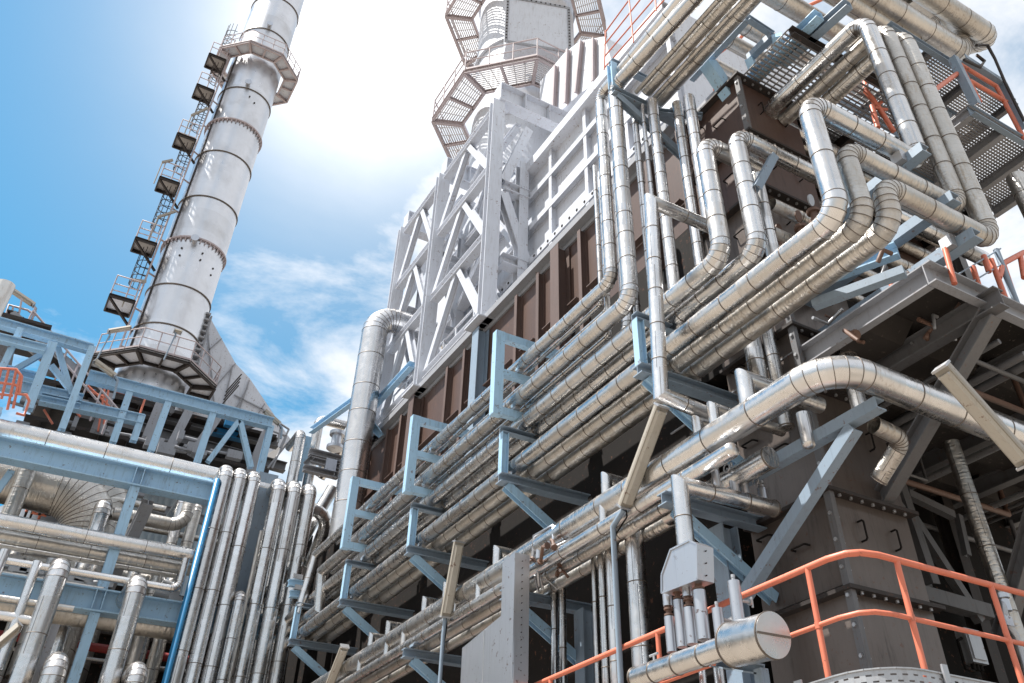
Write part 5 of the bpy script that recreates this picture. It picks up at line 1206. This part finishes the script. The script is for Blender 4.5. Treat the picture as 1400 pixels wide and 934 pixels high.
# ================================================================= world and sun
sun_px = V(SUN_D).normalized()
glow_px = at(520, 40, Z=1.0).normalized()     # bright glare painted into the sky here, away from the sun's direction
el = math.asin(sun_px.z); az = math.atan2(sun_px.x, sun_px.y)     # from +Y clockwise
w = bpy.data.worlds.new('World'); S.world = w; w.use_nodes = True
nt = w.node_tree; nt.nodes.clear()
def N(ty, **kw):
    x = nt.nodes.new(ty)
    for k_, v_ in kw.items(): setattr(x, k_, v_)
    return x
def LK(a, b): nt.links.new(a, b)
def MA(op, a, b=0.0, c=0.0, clamp=False):
    x = N('ShaderNodeMath', operation=op, use_clamp=clamp)
    for i, v in enumerate((a, b, c)):
        if isinstance(v, bpy.types.NodeSocket): LK(v, x.inputs[i])
        else: x.inputs[i].default_value = v
    return x.outputs[0]
sky = N('ShaderNodeTexSky', sky_type='NISHITA'); sky.sun_disc = False
sky.sun_elevation = el; sky.sun_rotation = az; sky.air_density = 1.0; sky.dust_density = .25; sky.ozone_density = 3.0; sky.altitude = 0
tc = N('ShaderNodeTexCoord'); sp = N('ShaderNodeSeparateXYZ'); LK(tc.outputs['Generated'], sp.inputs[0])
zz = MA('MAXIMUM', sp.outputs[2], .06)
cb = N('ShaderNodeCombineXYZ'); LK(MA('DIVIDE', sp.outputs[0], zz), cb.inputs[0]); LK(MA('DIVIDE', sp.outputs[1], zz), cb.inputs[1])
def NOI(vec, sc, det, ro, dist=0.0):
    x = N('ShaderNodeTexNoise'); x.inputs['Scale'].default_value = sc; x.inputs['Detail'].default_value = det; x.inputs['Roughness'].default_value = ro; x.inputs['Distortion'].default_value = dist
    LK(vec, x.inputs['Vector']); return x.outputs['Fac']
n1 = NOI(cb.outputs[0], 2.1, 7, .62, .3); n2 = NOI(cb.outputs[0], .9, 3, .5)
# cloud cover grows away from the clear patch of the sky
cl = at(20, 150, Z=1.0).normalized()
dt = N('ShaderNodeVectorMath', operation='DOT_PRODUCT'); LK(tc.outputs['Generated'], dt.inputs[0]); dt.inputs[1].default_value = cl
clear = MA('SUBTRACT', 1.0, MA('MULTIPLY', MA('SUBTRACT', 1.0, dt.outputs['Value']), CLEAR_K), clamp=True)   # 1 in the clear patch
cov = MA('SUBTRACT', MA('ADD', MA('MULTIPLY', n1, .75), MA('MULTIPLY', n2, .4)), MA('MULTIPLY', clear, .30))
mr = N('ShaderNodeMapRange'); mr.interpolation_type = 'SMOOTHSTEP'; LK(cov, mr.inputs['Value']); mr.inputs['From Min'].default_value = .31; mr.inputs['From Max'].default_value = .60
ds = N('ShaderNodeVectorMath', operation='DOT_PRODUCT'); LK(tc.outputs['Generated'], ds.inputs[0]); ds.inputs[1].default_value = glow_px
g = MA('POWER', MA('MAXIMUM', ds.outputs['Value'], 0.0), 62.0)
g2 = MA('POWER', MA('MAXIMUM', ds.outputs['Value'], 0.0), 140.0)
hz = N('ShaderNodeMapRange'); hz.interpolation_type = 'SMOOTHSTEP'; LK(sp.outputs[2], hz.inputs['Value'])
for k_, q_ in (('From Min', 0.0), ('From Max', .42), ('To Min', .38), ('To Max', 1.0)): hz.inputs[k_].default_value = q_
bri = MA('ADD', MA('ADD', MA('MULTIPLY', hz.outputs['Result'], CLOUD_B), MA('MULTIPLY', g, GLOW_G)), MA('MULTIPLY', g2, GLOW_G2))
cc_ = N('ShaderNodeCombineXYZ')
for i, f in enumerate((1.0, 1.0, 1.02)): LK(MA('MULTIPLY', bri, f), cc_.inputs[i])
mx_ = N('ShaderNodeMix', data_type='RGBA')
# veil of glare painted into the sky round glow_px
g8 = MA('POWER', MA('MAXIMUM', ds.outputs['Value'], 0.0), 9.0)
fac = MA('MAXIMUM', MA('MULTIPLY', mr.outputs['Result'], .92), MA('ADD', MA('MULTIPLY', MA('MULTIPLY', g, MA('ADD', .4, MA('MULTIPLY', n1, 1.2))), .85), MA('ADD', MA('MULTIPLY', g8, .30), .01)), clamp=True)
LK(fac, mx_.inputs['Factor'])
rgba = [i for i in mx_.inputs if i.type == 'RGBA']; hs = N('ShaderNodeHueSaturation'); hs.inputs['Hue'].default_value = .474; hs.inputs['Saturation'].default_value = 1.62; hs.inputs['Value'].default_value = SKY_V; LK(sky.outputs['Color'], hs.inputs['Color'])
LK(hs.outputs['Color'], rgba[0]); LK(cc_.outputs[0], rgba[1])
bg = N('ShaderNodeBackground'); bg.inputs['Strength'].default_value = SKY_S
LK([o for o in mx_.outputs if o.type == 'RGBA'][0], bg.inputs['Color'])
ou = N('ShaderNodeOutputWorld'); LK(bg.outputs[0], ou.inputs['Surface'])
sl = bpy.data.lights.new('sun', 'SUN'); sl.energy = SUN_E; sl.angle = math.radians(.53); sl.color = (1, .955, .89)
so = bpy.data.objects.new('sun', sl); COL.objects.link(so); so.location = (0, 0, 60)
so.rotation_euler = (-sun_px).to_track_quat('-Z', 'Y').to_euler()
vs_ = S.view_settings; S.display_settings.display_device = 'sRGB'
vs_.view_transform = 'Standard'; vs_.look = 'None'; vs_.exposure = EXPO; vs_.gamma = 1; vs_.use_curve_mapping = False
S.cycles.max_bounces = 8; S.cycles.glossy_bounces = 5; S.cycles.diffuse_bounces = 4
S.cycles.sample_clamp_indirect = 6
